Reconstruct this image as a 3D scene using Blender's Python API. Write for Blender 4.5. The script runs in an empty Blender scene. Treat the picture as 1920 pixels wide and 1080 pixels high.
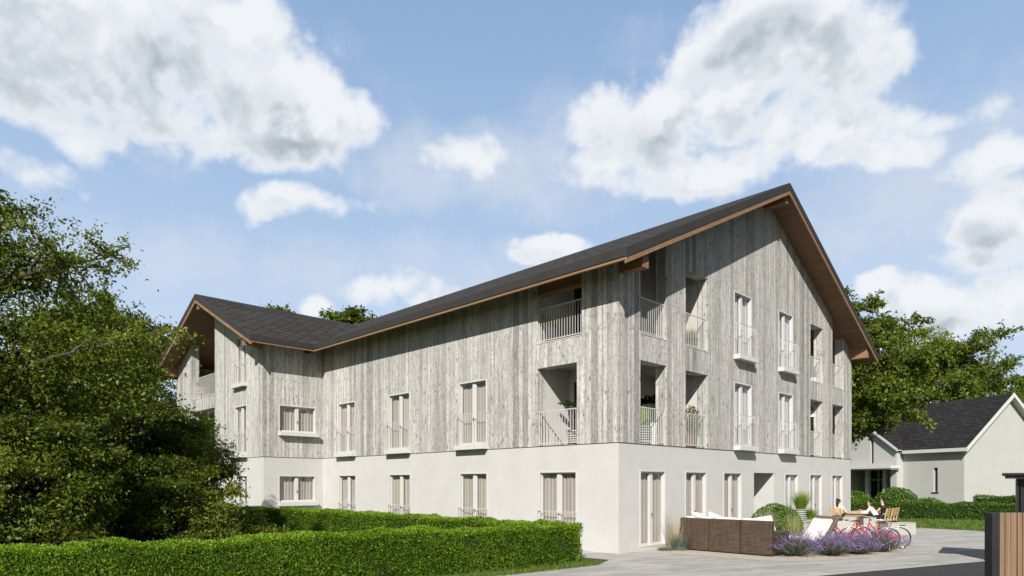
import bpy, bmesh, math, random
import numpy as np
from mathutils import Vector, Matrix
SC = bpy.context.scene
COL = SC.collection
R = math.radians

# ------------------------------------------------------------------ helpers
def setp(o, label=None, cat=None, group=None, kind=None):
    if label: o['label'] = label
    if cat: o['category'] = cat
    if group: o['group'] = group
    if kind: o['kind'] = kind
    return o

def thing(name, label, cat, loc=(0, 0, 0), rz=0.0, group=None):
    o = bpy.data.objects.new(name, None)
    COL.objects.link(o)
    o.empty_display_size = 0.2
    o.location = loc
    o.rotation_euler = (0, 0, rz)
    return setp(o, label, cat, group)

def copy_tree(o, parent=None):
    c = o.copy()
    COL.objects.link(c)
    c.parent = parent
    for ch in list(o.children):
        copy_tree(ch, c)
    return c

class MB:
    """collects faces, then links them as one mesh object"""
    def __init__(s):
        s.v = []; s.f = []; s.m = []; s.uv = []; s.has_uv = False
    def face(s, pts, m=0, uv=None):
        b = len(s.v)
        s.v += [tuple(p) for p in pts]
        s.f.append(tuple(range(b, b + len(pts))))
        s.m.append(m)
        if uv: s.has_uv = True
        s.uv.append(uv or [(0, 0)] * len(pts))
    def box(s, x0, x1, y0, y1, z0, z1, m=0):
        b = len(s.v)
        s.v += [(x0,y0,z0),(x1,y0,z0),(x1,y1,z0),(x0,y1,z0),(x0,y0,z1),(x1,y0,z1),(x1,y1,z1),(x0,y1,z1)]
        for q in ((0,3,2,1),(4,5,6,7),(0,1,5,4),(1,2,6,5),(2,3,7,6),(3,0,4,7)):
            s.f.append(tuple(b+i for i in q)); s.m.append(m); s.uv.append([(0,0)]*4)
    def obox(s, c, ax, ay, az, m=0):
        """oriented box: centre and three half-axis vectors"""
        c, ax, ay, az = map(Vector, (c, ax, ay, az))
        b = len(s.v)
        for sz in (-1, 1):
            for sx, sy in ((-1,-1),(1,-1),(1,1),(-1,1)):
                s.v.append(tuple(c + ax*sx + ay*sy + az*sz))
        for q in ((0,3,2,1),(4,5,6,7),(0,1,5,4),(1,2,6,5),(2,3,7,6),(3,0,4,7)):
            s.f.append(tuple(b+i for i in q)); s.m.append(m); s.uv.append([(0,0)]*4)
    def prism(s, poly, axis, a0, a1, m=0):
        """extrude a 2-D polygon along 'x' (poly is y,z) or 'y' (poly is x,z) or 'z' (x,y)"""
        def P(p, a):
            return {'x': (a, p[0], p[1]), 'y': (p[0], a, p[1]), 'z': (p[0], p[1], a)}[axis]
        n = len(poly); b = len(s.v)
        s.v += [P(p, a0) for p in poly] + [P(p, a1) for p in poly]
        s.f.append(tuple(range(b, b+n))[::-1]); s.f.append(tuple(range(b+n, b+2*n)))
        s.m += [m, m]; s.uv += [[(0,0)]*n]*2
        for i in range(n):
            j = (i+1) % n
            s.f.append((b+i, b+j, b+n+j, b+n+i)); s.m.append(m); s.uv.append([(0,0)]*4)
    def tube(s, path, rad, n=6, m=0, closed=False, cap=True):
        path = [Vector(p) for p in path]
        N = len(path)
        if not hasattr(rad, '__len__'): rad = [rad]*N
        b = len(s.v); prev = None
        for i, p in enumerate(path):
            if closed: t = path[(i+1) % N] - path[i-1]
            else: t = path[min(i+1, N-1)] - path[max(i-1, 0)]
            t = t.normalized() if t.length > 1e-9 else Vector((0, 0, 1))
            if prev is None:
                a = Vector((0, 0, 1)) if abs(t.z) < .9 else Vector((1, 0, 0))
                u = t.cross(a).normalized()
            else:
                u = (prev - t*prev.dot(t)).normalized()
            prev = u; w = t.cross(u)
            for k in range(n):
                an = 2*math.pi*k/n
                s.v.append(tuple(p + (u*math.cos(an) + w*math.sin(an))*rad[i]))
        for i in range(N if closed else N-1):
            for k in range(n):
                k2 = (k+1) % n; i2 = (i+1) % N
                s.f.append((b+i*n+k, b+i*n+k2, b+i2*n+k2, b+i2*n+k)); s.m.append(m); s.uv.append([(0,0)]*4)
        if cap and not closed:
            s.f.append(tuple(b+k for k in range(n))[::-1]); s.m.append(m); s.uv.append([(0,0)]*n)
            s.f.append(tuple(b+(N-1)*n+k for k in range(n))); s.m.append(m); s.uv.append([(0,0)]*n)
    def lathe(s, prof, n=20, m=0, c=(0,0,0), axis='z'):
        b = len(s.v); N = len(prof)
        for r, h in prof:
            for k in range(n):
                a = 2*math.pi*k/n
                q = {'z': (r*math.cos(a), r*math.sin(a), h), 'y': (r*math.cos(a), h, r*math.sin(a)), 'x': (h, r*math.cos(a), r*math.sin(a))}[axis]
                s.v.append((c[0]+q[0], c[1]+q[1], c[2]+q[2]))
        for i in range(N-1):
            for k in range(n):
                k2 = (k+1) % n
                s.f.append((b+i*n+k, b+i*n+k2, b+(i+1)*n+k2, b+(i+1)*n+k)); s.m.append(m); s.uv.append([(0,0)]*4)
    def build(s, name, mats, parent=None, smooth=False, bevel=0.0, label=None):
        me = bpy.data.meshes.new(name)
        me.from_pydata(s.v, [], s.f)
        if not isinstance(mats, (list, tuple)): mats = [mats]
        for mt in mats: me.materials.append(mt)
        me.polygons.foreach_set('material_index', s.m)
        if s.has_uv:
            lay = me.uv_layers.new(name='UVMap')
            flat = [c for u in s.uv for p in u for c in p]
            lay.data.foreach_set('uv', flat)
        bm = bmesh.new(); bm.from_mesh(me)
        bmesh.ops.remove_doubles(bm, verts=bm.verts, dist=1e-5)
        bmesh.ops.recalc_face_normals(bm, faces=bm.faces)
        if bevel:
            try:
                ed = [e for e in bm.edges if len(e.link_faces) == 2 and e.calc_face_angle(0) > .6]
                bmesh.ops.bevel(bm, geom=ed, offset=bevel, segments=2, affect='EDGES', profile=.6, clamp_overlap=True)
            except Exception: pass
        bm.to_mesh(me); bm.free()
        if smooth: me.polygons.foreach_set('use_smooth', [True]*len(me.polygons))
        me.update()
        o = bpy.data.objects.new(name, me)
        COL.objects.link(o)
        o.parent = parent
        if label: o['label'] = label
        return o

def np_mesh(name, co, nq, mat, parent=None, tint=None, k=4, smooth=False):
    """mesh of nq k-gons whose corners follow each other in co"""
    me = bpy.data.meshes.new(name)
    me.vertices.add(len(co)); me.vertices.foreach_set('co', np.asarray(co, np.float32).ravel())
    me.loops.add(nq*k); me.loops.foreach_set('vertex_index', np.arange(nq*k, dtype=np.int32))
    me.polygons.add(nq); me.polygons.foreach_set('loop_start', np.arange(0, nq*k, k, dtype=np.int32))
    if tint is not None:
        at = me.attributes.new('tint', 'FLOAT', 'FACE')
        at.data.foreach_set('value', np.asarray(tint, np.float32))
    me.update(calc_edges=True)
    for mt in (mat if isinstance(mat, (list, tuple)) else [mat]): me.materials.append(mt)
    o = bpy.data.objects.new(name, me)
    COL.objects.link(o); o.parent = parent
    return o

def nrm(a): return a / (np.linalg.norm(a, axis=-1, keepdims=True) + 1e-9)

def leaves(name, P, D, N, L, W, tint, mat, parent=None):
    D = nrm(D); S = nrm(np.cross(D, N)); Nn = np.cross(S, D)
    L = L[:, None]; W = W[:, None]
    m = P + D*L*.45 + Nn*L*.10
    co = np.stack([P, m + S*W*.5, P + D*L - Nn*L*.06, m - S*W*.5], 1).reshape(-1, 3)
    return np_mesh(name, co, len(P), mat, parent, tint)

def blades(name, P, az, H, lean, W, tint, mat, parent=None, K=3, droop=1.6):
    """grass blades: strips that lean over towards az"""
    n = len(P)
    d = np.stack([np.cos(az), np.sin(az), np.zeros(n)], 1)
    s = np.stack([-np.sin(az), np.cos(az), np.zeros(n)], 1)
    rows = []
    for i in range(K+1):
        t = i/K
        c = P + d*(lean*t**droop)[:, None] + np.array([0, 0, 1.])*(H*(t - .25*np.clip(lean/H, 0, 1.5)*t*t))[:, None]
        w = (W*(1 - t**1.5)*.5 + W*.06)[:, None]
        rows.append((c - s*w, c + s*w))
    q = [np.stack([rows[i][0], rows[i][1], rows[i+1][1], rows[i+1][0]], 1) for i in range(K)]
    co = np.stack(q, 1).reshape(-1, 3)
    return np_mesh(name, co, n*K, mat, parent, np.repeat(tint, K))

# ------------------------------------------------------------------ materials
class NT:
    def __init__(s, mat):
        mat.use_nodes = True
        s.t = mat.node_tree; s.t.nodes.clear()
    def n(s, kind, **kw):
        nd = s.t.nodes.new(kind)
        for k, v in kw.items():
            if k.startswith('i_'):
                nd.inputs[k[2:].replace('_', ' ')].default_value = v
            elif k.startswith('in') and k[2:].isdigit():
                nd.inputs[int(k[2:])].default_value = v
            else: setattr(nd, k, v)
        return nd
    def l(s, a, b): s.t.links.new(a, b)
    def math(s, op, a, b=None, c=None, clamp=False):
        nd = s.n('ShaderNodeMath', operation=op); nd.use_clamp = clamp
        for i, x in enumerate((a, b, c)):
            if x is None: continue
            if isinstance(x, (int, float)): nd.inputs[i].default_value = x
            else: s.l(x, nd.inputs[i])
        return nd.outputs[0]
    def vm(s, op, a, b=None, c=None):
        nd = s.n('ShaderNodeVectorMath', operation=op)
        for i, x in enumerate((a, b, c)):
            if x is None: continue
            if isinstance(x, (tuple, list)): nd.inputs[i].default_value = x
            else: s.l(x, nd.inputs[i])
        return nd.outputs[1] if op in ('DOT_PRODUCT', 'LENGTH') else nd.outputs[0]
    def ramp(s, fac, stops, interp='LINEAR'):
        nd = s.n('ShaderNodeValToRGB'); cr = nd.color_ramp; cr.interpolation = interp
        while len(cr.elements) < len(stops): cr.elements.new(.5)
        for e, (p, c) in zip(cr.elements, stops):
            e.position = p
            e.color = tuple(c) + (1,) if len(c) == 3 else c
        s.l(fac, nd.inputs[0]); return nd.outputs[0]
    def mix(s, fac, a, b, mode='MIX'):
        nd = s.n('ShaderNodeMix', data_type='RGBA', blend_type=mode)
        for i, x in ((0, fac), (6, a), (7, b)):
            if isinstance(x, (int, float)): nd.inputs[i].default_value = x
            elif isinstance(x, (tuple, list)): nd.inputs[i].default_value = tuple(x) + ((1,) if len(x) == 3 else ())
            else: s.l(x, nd.inputs[i])
        return nd.outputs[2]
    def noise(s, vec, scale, detail=4, rough=.55, dist=0.0):
        nd = s.n('ShaderNodeTexNoise'); nd.inputs['Scale'].default_value = scale
        nd.inputs['Detail'].default_value = detail; nd.inputs['Roughness'].default_value = rough
        nd.inputs['Distortion'].default_value = dist
        if vec is not None: s.l(vec, nd.inputs['Vector'])
        return nd.outputs['Fac']
    def obj(s): return s.n('ShaderNodeTexCoord').outputs['Object']
    def out(s, sh): s.l(sh, s.n('ShaderNodeOutputMaterial').inputs['Surface'])
    def principled(s, col, rough=.6, spec=.3, metal=0.0, bump=None, bstr=.3, bdist=.02, **kw):
        p = s.n('ShaderNodeBsdfPrincipled')
        if isinstance(col, (tuple, list)): p.inputs['Base Color'].default_value = tuple(col) + ((1,) if len(col) == 3 else ())
        else: s.l(col, p.inputs['Base Color'])
        if isinstance(rough, (int, float)): p.inputs['Roughness'].default_value = rough
        else: s.l(rough, p.inputs['Roughness'])
        p.inputs['Specular IOR Level'].default_value = spec
        p.inputs['Metallic'].default_value = metal
        if bump is not None:
            b = s.n('ShaderNodeBump'); b.inputs['Strength'].default_value = bstr; b.inputs['Distance'].default_value = bdist
            s.l(bump, b.inputs['Height']); s.l(b.outputs[0], p.inputs['Normal'])
        return p.outputs[0]

def newmat(name):
    m = bpy.data.materials.new(name)
    return m, NT(m)

def pm(name, col, rough=.6, var=.12, scale=4.0, spec=.3, metal=0.0, bump=0.0, bscale=60.0, stretch=(1, 1, 1)):
    m, t = newmat(name)
    v = t.vm('MULTIPLY', t.obj(), stretch)
    f = t.noise(v, scale, 5, .6)
    lo = tuple(c*(1-var) for c in col); hi = tuple(min(1, c*(1+var)) for c in col)
    c = t.ramp(f, [(.3, lo), (.7, hi)])
    b = t.noise(v, bscale, 3, .6) if bump else None
    t.out(t.principled(c, rough, spec, metal, b, bump, .01))
    return m

def leafmat(name, dark, mid, light, trans=.35, rough=.45):
    m, t = newmat(name)
    a = t.n('ShaderNodeAttribute', attribute_name='tint').outputs['Fac']
    c = t.ramp(a, [(0, dark), (.5, mid), (1, light)])
    p = t.principled(c, rough, .25)
    tr = t.n('ShaderNodeBsdfTranslucent')
    t.l(t.mix(.7, c, (light[0]*1.25, light[1]*1.25, light[2]*.6)), tr.inputs[0])
    mx = t.n('ShaderNodeMixShader'); mx.inputs[0].default_value = trans
    t.l(p, mx.inputs[1]); t.l(tr.outputs[0], mx.inputs[2]); t.out(mx.outputs[0])
    return m

def mat_cladding():
    m, t = newmat('weathered_board_cladding')
    o = t.obj(); sp = t.n('ShaderNodeSeparateXYZ'); t.l(o, sp.inputs[0])
    al = t.math('ADD', sp.outputs[0], sp.outputs[1]); z = sp.outputs[2]
    # boards of three widths in a repeating run
    bw = .205
    wob = t.math('MULTIPLY', t.math('SINE', t.math('MULTIPLY', al, 2.13)), .09)
    a2 = t.math('DIVIDE', t.math('ADD', al, wob), bw)
    idx = t.math('FLOOR', a2); fr = t.math('FRACT', a2)
    wn = t.n('ShaderNodeTexWhiteNoise', noise_dimensions='1D'); t.l(idx, wn.inputs['W'])
    rnd = wn.outputs['Value']
    # every board has its own cut of grain
    cv = t.n('ShaderNodeCombineXYZ')
    t.l(t.math('MULTIPLY', al, 1.0), cv.inputs[0]); t.l(t.math('MULTIPLY', rnd, 37.0), cv.inputs[1]); t.l(t.math('MULTIPLY', z, 1.0), cv.inputs[2])
    g1 = t.noise(t.vm('MULTIPLY', cv.outputs[0], (34, 1, 1.3)), 1, 6, .7)
    g2 = t.noise(t.vm('MULTIPLY', cv.outputs[0], (5, 1, .55)), 1, 6, .7, .5)
    g3 = t.noise(t.vm('MULTIPLY', cv.outputs[0], (30, 1, 11)), 1, 5, .8)
    g4 = t.noise(t.vm('MULTIPLY', cv.outputs[0], (9, 1, 3.2)), 1, 6, .75)
    base = t.ramp(g2, [(.30, (.335, .328, .31)), (.48, (.50, .49, .465)), (.66, (.62, .61, .58))])
    base = t.mix(t.ramp(g1, [(.42, (0, 0, 0)), (.70, (.38, .38, .38))]), base, (.26, .255, .245))
    base = t.mix(t.ramp(g4, [(.50, (0, 0, 0)), (.66, (.66, .66, .66))]), base, (.235, .232, .225))
    base = t.mix(t.ramp(g3, [(.53, (0, 0, 0)), (.62, (.85, .85, .85))]), base, (.14, .139, .137))
    bt = t.ramp(rnd, [(0, (.62, .615, .61)), (.3, (.92, .92, .92)), (1, (1.13, 1.12, 1.10))])
    base = t.mix(1.0, base, bt, 'MULTIPLY')
    # knots
    vo = t.n('ShaderNodeTexVoronoi'); vo.inputs['Scale'].default_value = 1.0
    t.l(t.vm('MULTIPLY', cv.outputs[0], (5.2, 1, 1.9)), vo.inputs['Vector'])
    kn = t.ramp(vo.outputs['Distance'], [(.08, (1, 1, 1)), (.19, (0, 0, 0))])
    base = t.mix(t.math('MULTIPLY', kn, .85), base, (.12, .112, .105))
    # rain streaks at some board joints
    edge = t.math('ABSOLUTE', t.math('SUBTRACT', fr, .5))
    gap = t.ramp(edge, [(.455, (0, 0, 0)), (.49, (1, 1, 1))])
    st = t.ramp(edge, [(.22, (0, 0, 0)), (.5, (1, 1, 1))])
    stm = t.math('MULTIPLY', t.math('MULTIPLY', st, t.ramp(rnd, [(.72, (0, 0, 0)), (.76, (1, 1, 1))])), t.ramp(t.noise(t.vm('MULTIPLY', cv.outputs[0], (2, 1, 1.6)), 1, 4, .7), [(.35, (0, 0, 0)), (.6, (.85, .85, .85))]))
    base = t.mix(stm, base, (.17, .165, .158))
    base = t.mix(t.math('MULTIPLY', gap, .5), base, (.12, .118, .115))
    h = t.math('ADD', t.math('MULTIPLY', gap, -1.0), t.math('MULTIPLY', g1, .35))
    t.out(t.principled(base, .85, .15, 0, h, .45, .012))
    return m

def mat_shingle(name='slate_shingles', c0=(.046, .043, .039), c1=(.074, .068, .061), row=.36):
    m, t = newmat(name)
    uv = t.n('ShaderNodeUVMap').outputs[0]
    br = t.n('ShaderNodeTexBrick'); t.l(uv, br.inputs['Vector'])
    br.offset = .5; br.squash = 1.0
    br.inputs['Scale'].default_value = 1.0
    br.inputs['Color1'].default_value = c0 + (1,); br.inputs['Color2'].default_value = c1 + (1,)
    br.inputs['Mortar'].default_value = (.014, .014, .014, 1)
    br.inputs['Mortar Size'].default_value = .03; br.inputs['Mortar Smooth'].default_value = .3
    br.inputs['Bias'].default_value = -.1
    br.inputs['Brick Width'].default_value = .55; br.inputs['Row Height'].default_value = row
    n = t.noise(uv, 1.4, 5, .7)
    c = t.mix(1.0, br.outputs['Color'], t.ramp(n, [(.3, (.88, .88, .88)), (.7, (1.12, 1.1, 1.08))]), 'MULTIPLY')
    sp = t.n('ShaderNodeSeparateXYZ'); t.l(uv, sp.inputs[0])
    saw = t.math('FRACT', t.math('DIVIDE', sp.outputs[1], row))
    c = t.mix(t.ramp(saw, [(.55, (0, 0, 0)), (.9, (.95, .95, .95))]), c, (.008, .008, .008))
    h = t.math('ADD', t.math('MULTIPLY', saw, -.8), t.math('MULTIPLY', t.noise(uv, 40, 3, .7), .25))
    t.out(t.principled(c, .9, .1, 0, h, .6, .02))
    return m

def mat_paving():
    m, t = newmat('brushed_concrete_paving')
    o = t.obj()
    # slabs run along the building: turn the coordinates
    mp = t.n('ShaderNodeMapping'); mp.inputs['Rotation'].default_value = (0, 0, R(-20)); t.l(o, mp.inputs[0]); v = mp.outputs[0]
    a = t.noise(t.vm('MULTIPLY', v, (.55, 2.4, 1)), 1.0, 6, .62, .6)
    b = t.noise(t.vm('MULTIPLY', v, (1.3, 7, 1)), 1.0, 5, .7)
    c = t.ramp(a, [(.28, (.30, .288, .268)), (.5, (.43, .415, .388)), (.72, (.53, .515, .485))])
    c = t.mix(t.ramp(b, [(.48, (0, 0, 0)), (.70, (.62, .62, .62))]), c, (.22, .212, .20))
    br = t.n('ShaderNodeTexBrick'); t.l(v, br.inputs['Vector']); br.inputs['Scale'].default_value = 1.0
    br.inputs['Brick Width'].default_value = 1.6; br.inputs['Row Height'].default_value = .8
    br.inputs['Mortar Size'].default_value = .012; br.inputs['Mortar Smooth'].default_value = .3
    br.inputs['Color1'].default_value = (1, 1, 1, 1); br.inputs['Color2'].default_value = (.9, .9, .9, 1); br.inputs['Mortar'].default_value = (.72, .71, .7, 1)
    c = t.mix(1.0, c, br.outputs['Color'], 'MULTIPLY')
    c = t.mix(t.ramp(t.noise(v, 90, 3, .7), [(.3, (.3, .3, .3)), (.55, (0, 0, 0))]), c, (.18, .175, .17))
    t.out(t.principled(c, .8, .25, 0, t.noise(v, 60, 4, .7), .3, .01))
    return m

def mat_wicker(name='woven_wicker', c0=(.115, .082, .056), c1=(.035, .024, .017)):
    m, t = newmat(name)
    o = t.obj()
    sp = t.n('ShaderNodeSeparateXYZ'); t.l(o, sp.inputs[0])
    al = t.math('ADD', sp.outputs[0], sp.outputs[1])
    w1 = t.math('SINE', t.math('MULTIPLY', sp.outputs[2], 2*math.pi/.034))
    w2 = t.math('SINE', t.math('MULTIPLY', al, 2*math.pi/.055))
    wv = t.math('MULTIPLY', w1, t.math('ADD', t.math('MULTIPLY', w2, .5), .5))
    n1 = t.noise(t.vm('MULTIPLY', o, (2, 2, 26)), 1.0, 4, .7)
    n2 = t.noise(t.vm('MULTIPLY', o, (22, 22, 1.5)), 1.0, 4, .7)
    f = t.math('ADD', t.math('MULTIPLY', wv, .22), t.math('ADD', t.math('MULTIPLY', n1, .55), t.math('MULTIPLY', n2, .55)))
    c = t.ramp(f, [(.30, c1), (.62, c0), (.82, (c0[0]*2.0, c0[1]*1.95, c0[2]*1.85))])
    t.out(t.principled(c, .6, .35, 0, wv, .9, .012))
    return m

def mat_glass():
    m, t = newmat('window_glass')
    ge = t.n('ShaderNodeNewGeometry')
    cz = t.math('ABSOLUTE', t.vm('DOT_PRODUCT', ge.outputs['Normal'], ge.outputs['Incoming']))
    fr = t.math('MULTIPLY_ADD', t.math('POWER', t.math('SUBTRACT', 1.0, cz, clamp=True), 4.0), .85, .085, clamp=True)
    gl = t.n('ShaderNodeBsdfGlossy'); gl.inputs['Roughness'].default_value = .02; gl.inputs['Color'].default_value = (.95, .97, 1, 1)
    tr = t.n('ShaderNodeBsdfTransparent'); tr.inputs[0].default_value = (.90, .92, .91, 1)
    mx = t.n('ShaderNodeMixShader'); t.l(fr, mx.inputs[0])
    t.l(tr.outputs[0], mx.inputs[1]); t.l(gl.outputs[0], mx.inputs[2]); t.out(mx.outputs[0])
    return m

def mat_curtain(name='curtain_cloth', lo=(.50, .44, .39), hi=(.70, .635, .58)):
    m, t = newmat(name)
    o = t.obj(); sp = t.n('ShaderNodeSeparateXYZ'); t.l(o, sp.inputs[0])
    al = t.math('ADD', sp.outputs[0], sp.outputs[1])
    cv = t.n('ShaderNodeCombineXYZ'); t.l(t.math('MULTIPLY', al, 9), cv.inputs[0])
    f = t.noise(cv.outputs[0], 1.0, 3, .6)
    c = t.ramp(f, [(.3, lo), (.7, hi)])
    d = t.n('ShaderNodeBsdfDiffuse'); t.l(c, d.inputs[0])
    tl = t.n('ShaderNodeBsdfTranslucent'); t.l(c, tl.inputs[0])
    mx = t.n('ShaderNodeMixShader'); mx.inputs[0].default_value = .3
    t.l(d.outputs[0], mx.inputs[1]); t.l(tl.outputs[0], mx.inputs[2]); t.out(mx.outputs[0])
    return m

def mat_timber(name, c0, c1, axis='y'):
    m, t = newmat(name)
    st = {'x': (.6, 14, 14), 'y': (14, .6, 14), 'z': (14, 14, .6)}[axis]
    o = t.obj()
    a = t.noise(t.vm('MULTIPLY', o, st), 1.0, 6, .65, .3)
    b = t.noise(t.vm('MULTIPLY', o, tuple(q*.25 for q in st)), 1.0, 4, .6)
    c = t.ramp(t.math('ADD', t.math('MULTIPLY', a, .6), t.math('MULTIPLY', b, .4)), [(.32, c0), (.68, c1)])
    t.out(t.principled(c, .6, .25, 0, a, .25, .01))
    return m

def mat_stripes(name, c0, c1, period, duty=.5):
    m, t = newmat(name)
    sp = t.n('ShaderNodeSeparateXYZ'); t.l(t.obj(), sp.inputs[0])
    f = t.math('FRACT', t.math('DIVIDE', sp.outputs[2], period))
    s = t.ramp(f, [(duty, (0, 0, 0)), (duty+.06, (1, 1, 1))])
    c = t.mix(s, c0, c1)
    t.out(t.principled(c, .5, .4, 0, s, .6, .01))
    return m

def mat_gravel():
    m, t = newmat('beige_gravel')
    o = t.obj()
    vo = t.n('ShaderNodeTexVoronoi'); vo.inputs['Scale'].default_value = 55.0; t.l(o, vo.inputs['Vector'])
    c = t.ramp(vo.outputs['Color'], [(.1, (.34, .305, .255)), (.5, (.48, .44, .375)), (.9, (.58, .545, .485))])
    c = t.mix(t.ramp(t.noise(o, .9, 4, .6), [(.3, (.35, .35, .35)), (.6, (0, 0, 0))]), c, (.43, .35, .27))
    t.out(t.principled(c, .9, .15, 0, vo.outputs['Distance'], .6, .02))
    return m

def mat_asphalt():
    m, t = newmat('asphalt')
    o = t.obj()
    c = t.ramp(t.noise(o, 120, 3, .7), [(.3, (.022, .022, .023)), (.7, (.075, .074, .073))])
    c = t.mix(t.ramp(t.noise(o, .7, 5, .65), [(.35, (0, 0, 0)), (.7, (.5, .5, .5))]), c, (.035, .035, .035))
    t.out(t.principled(c, .85, .3, 0, t.noise(o, 150, 3, .7), .6, .015))
    return m

def mat_ground():
    m, t = newmat('short_turf')
    o = t.obj()
    c = t.ramp(t.noise(o, 18, 5, .7), [(.3, (.035, .065, .012)), (.7, (.095, .15, .03))])
    c = t.mix(t.ramp(t.noise(o, .25, 4, .6), [(.4, (0, 0, 0)), (.7, (.5, .5, .5))]), c, (.10, .12, .035))
    t.out(t.principled(c, .9, .1, 0, t.noise(o, 40, 4, .7), .8, .04))
    return m

M = {}
M['clad'] = mat_cladding()
M['plaster'] = pm('white_render', (.50, .495, .478), .85, .05, 1.3, .2, 0, .12, 140)
M['inner'] = pm('loggia_render', (.52, .51, .485), .85, .03, 1.5, .2, 0, .08, 120)
M['shingle'] = mat_shingle()
M['metal'] = pm('dark_roof_metal', (.040, .039, .038), .65, .10, 1.2, .15, .0, .05, 30)
M['timber'] = mat_timber('larch_timber', (.17, .098, .050), (.30, .185, .10), 'y')
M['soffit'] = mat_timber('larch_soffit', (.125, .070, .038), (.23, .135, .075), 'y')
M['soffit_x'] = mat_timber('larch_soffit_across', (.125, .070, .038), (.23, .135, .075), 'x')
M['white'] = pm('white_lacquer', (.55, .545, .53), .4, .03, 3, .4)
M['rail'] = pm('pale_steel_rail', (.52, .51, .485), .45, .04, 3, .4)
M['railw'] = pm('white_steel_rail', (.52, .51, .49), .45, .04, 3, .4)
M['glass'] = mat_glass()
M['curtain'] = mat_curtain()
M['sheer'] = mat_curtain('white_sheer_curtain', (.62, .615, .63), (.78, .775, .79))
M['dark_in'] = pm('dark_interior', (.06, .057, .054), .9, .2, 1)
M['door_dark'] = pm('dark_glazed_door', (.03, .032, .035), .12, .1, 2, .6)
M['bark'] = pm('tree_bark', (.085, .068, .052), .9, .35, 6, .15, 0, .8, 14, (1, 1, .3))
M['leafL'] = leafmat('broadleaf_dark', (.038, .062, .007), (.105, .145, .016), (.205, .245, .032), .38)
M['leafR'] = leafmat('broadleaf_bright', (.045, .072, .009), (.115, .162, .020), (.21, .255, .038), .38)
M['hedge'] = leafmat('hedge_leaf', (.070, .135, .010), (.165, .285, .018), (.28, .42, .036), .34, .45)
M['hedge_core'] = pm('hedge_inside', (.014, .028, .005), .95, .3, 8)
M['hedgeR'] = leafmat('hedge_leaf_far', (.036, .085, .009), (.085, .170, .017), (.15, .26, .030), .3, .45)
M['grass'] = leafmat('lawn_grass', (.060, .105, .015), (.115, .185, .030), (.20, .27, .06), .3, .6)
M['orn'] = leafmat('bright_ornamental_grass', (.065, .13, .010), (.15, .26, .018), (.30, .40, .05), .35, .5)
M['straw'] = leafmat('straw_coloured_grass', (.30, .25, .15), (.46, .40, .27), (.62, .56, .42), .3, .7)
M['bluegrass'] = leafmat('blue_green_fescue', (.07, .11, .085), (.13, .18, .14), (.22, .27, .22), .2, .6)
M['lavleaf'] = leafmat('lavender_stem', (.045, .062, .035), (.095, .115, .075), (.17, .185, .14), .2, .6)
M['lavflower'] = leafmat('lavender_flower', (.13, .085, .23), (.25, .17, .40), (.42, .32, .58), .25, .7)
M['palm'] = leafmat('palm_leaf', (.02, .04, .012), (.05, .085, .022), (.10, .15, .04), .25, .4)
M['paving'] = mat_paving()
M['gravel'] = mat_gravel()
M['asphalt'] = mat_asphalt()
M['ground'] = mat_ground()
M['wicker'] = mat_wicker('woven_wicker', (.088, .060, .040), (.025, .017, .012))
M['wicker_grey'] = mat_wicker('greyed_wicker', (.15, .125, .10), (.05, .042, .035))
M['basket'] = mat_wicker('brown_basket', (.20, .135, .10), (.07, .05, .04))
M['cushion'] = pm('white_cushion_cloth', (.62, .61, .605), .9, .03, 6, .15, 0, .25, 25)
M['red'] = pm('red_bicycle_paint', (.50, .022, .018), .3, .1, 8, .5)
M['rubber'] = pm('black_rubber', (.022, .022, .022), .8, .1, 20)
M['fender'] = pm('white_mudguard', (.75, .74, .72), .35, .03, 8, .5)
M['chrome'] = pm('bright_steel', (.55, .55, .55), .25, .05, 8, .5, 1.0)
M['blackplastic'] = pm('black_plastic', (.02, .02, .021), .5, .1, 20)
M['teak'] = mat_timber('oiled_teak', (.36, .235, .115), (.55, .39, .215), 'z')
M['tabletop'] = mat_timber('pale_table_boards', (.40, .33, .25), (.58, .50, .40), 'x')
M['panel'] = mat_timber('brown_table_panel', (.27, .155, .08), (.40, .25, .14), 'z')
M['stonewhite'] = pm('pale_cast_stone', (.37, .355, .325), .8, .06, 3, .2, 0, .2, 60)
M['skin'] = pm('skin', (.60, .39, .28), .5, .06, 20, .35)
M['hair'] = pm('dark_brown_hair', (.028, .018, .012), .5, .25, 30, .4, 0, .4, 60)
M['hairblack'] = pm('black_hair', (.014, .012, .012), .45, .25, 30, .4, 0, .4, 60)
M['shirt_white'] = pm('white_shirt_cloth', (.72, .70, .68), .9, .05, 12, .1, 0, .2, 30)
M['shirt_cream'] = pm('cream_blouse_cloth', (.66, .56, .40), .9, .05, 12, .1, 0, .2, 30)
M['shirt_black'] = pm('black_top_cloth', (.02, .019, .02), .9, .1, 12, .1, 0, .2, 30)
M['denim'] = pm('dark_trouser_cloth', (.03, .034, .05), .9, .12, 12, .1, 0, .2, 30)
M['eye'] = pm('eye_dark', (.015, .012, .01), .2, .1, 20, .5)
M['lip'] = pm('lips', (.42, .17, .14), .5, .08, 20, .3)
M['potstripe'] = mat_stripes('black_white_striped_pot', (.03, .031, .034), (.50, .50, .50), .075, .52)
M['potblack'] = mat_stripes('black_ribbed_pot', (.02, .02, .021), (.11, .11, .11), .055, .6)
M['potwhite'] = pm('white_glazed_pot', (.76, .75, .73), .35, .03, 3, .5)
M['h_wall'] = pm('house_white_render', (.43, .43, .415), .85, .04, .9, .2, 0, .1, 60)
M['h_trim'] = pm('house_white_trim', (.55, .545, .53), .5, .03, 2)
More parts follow.
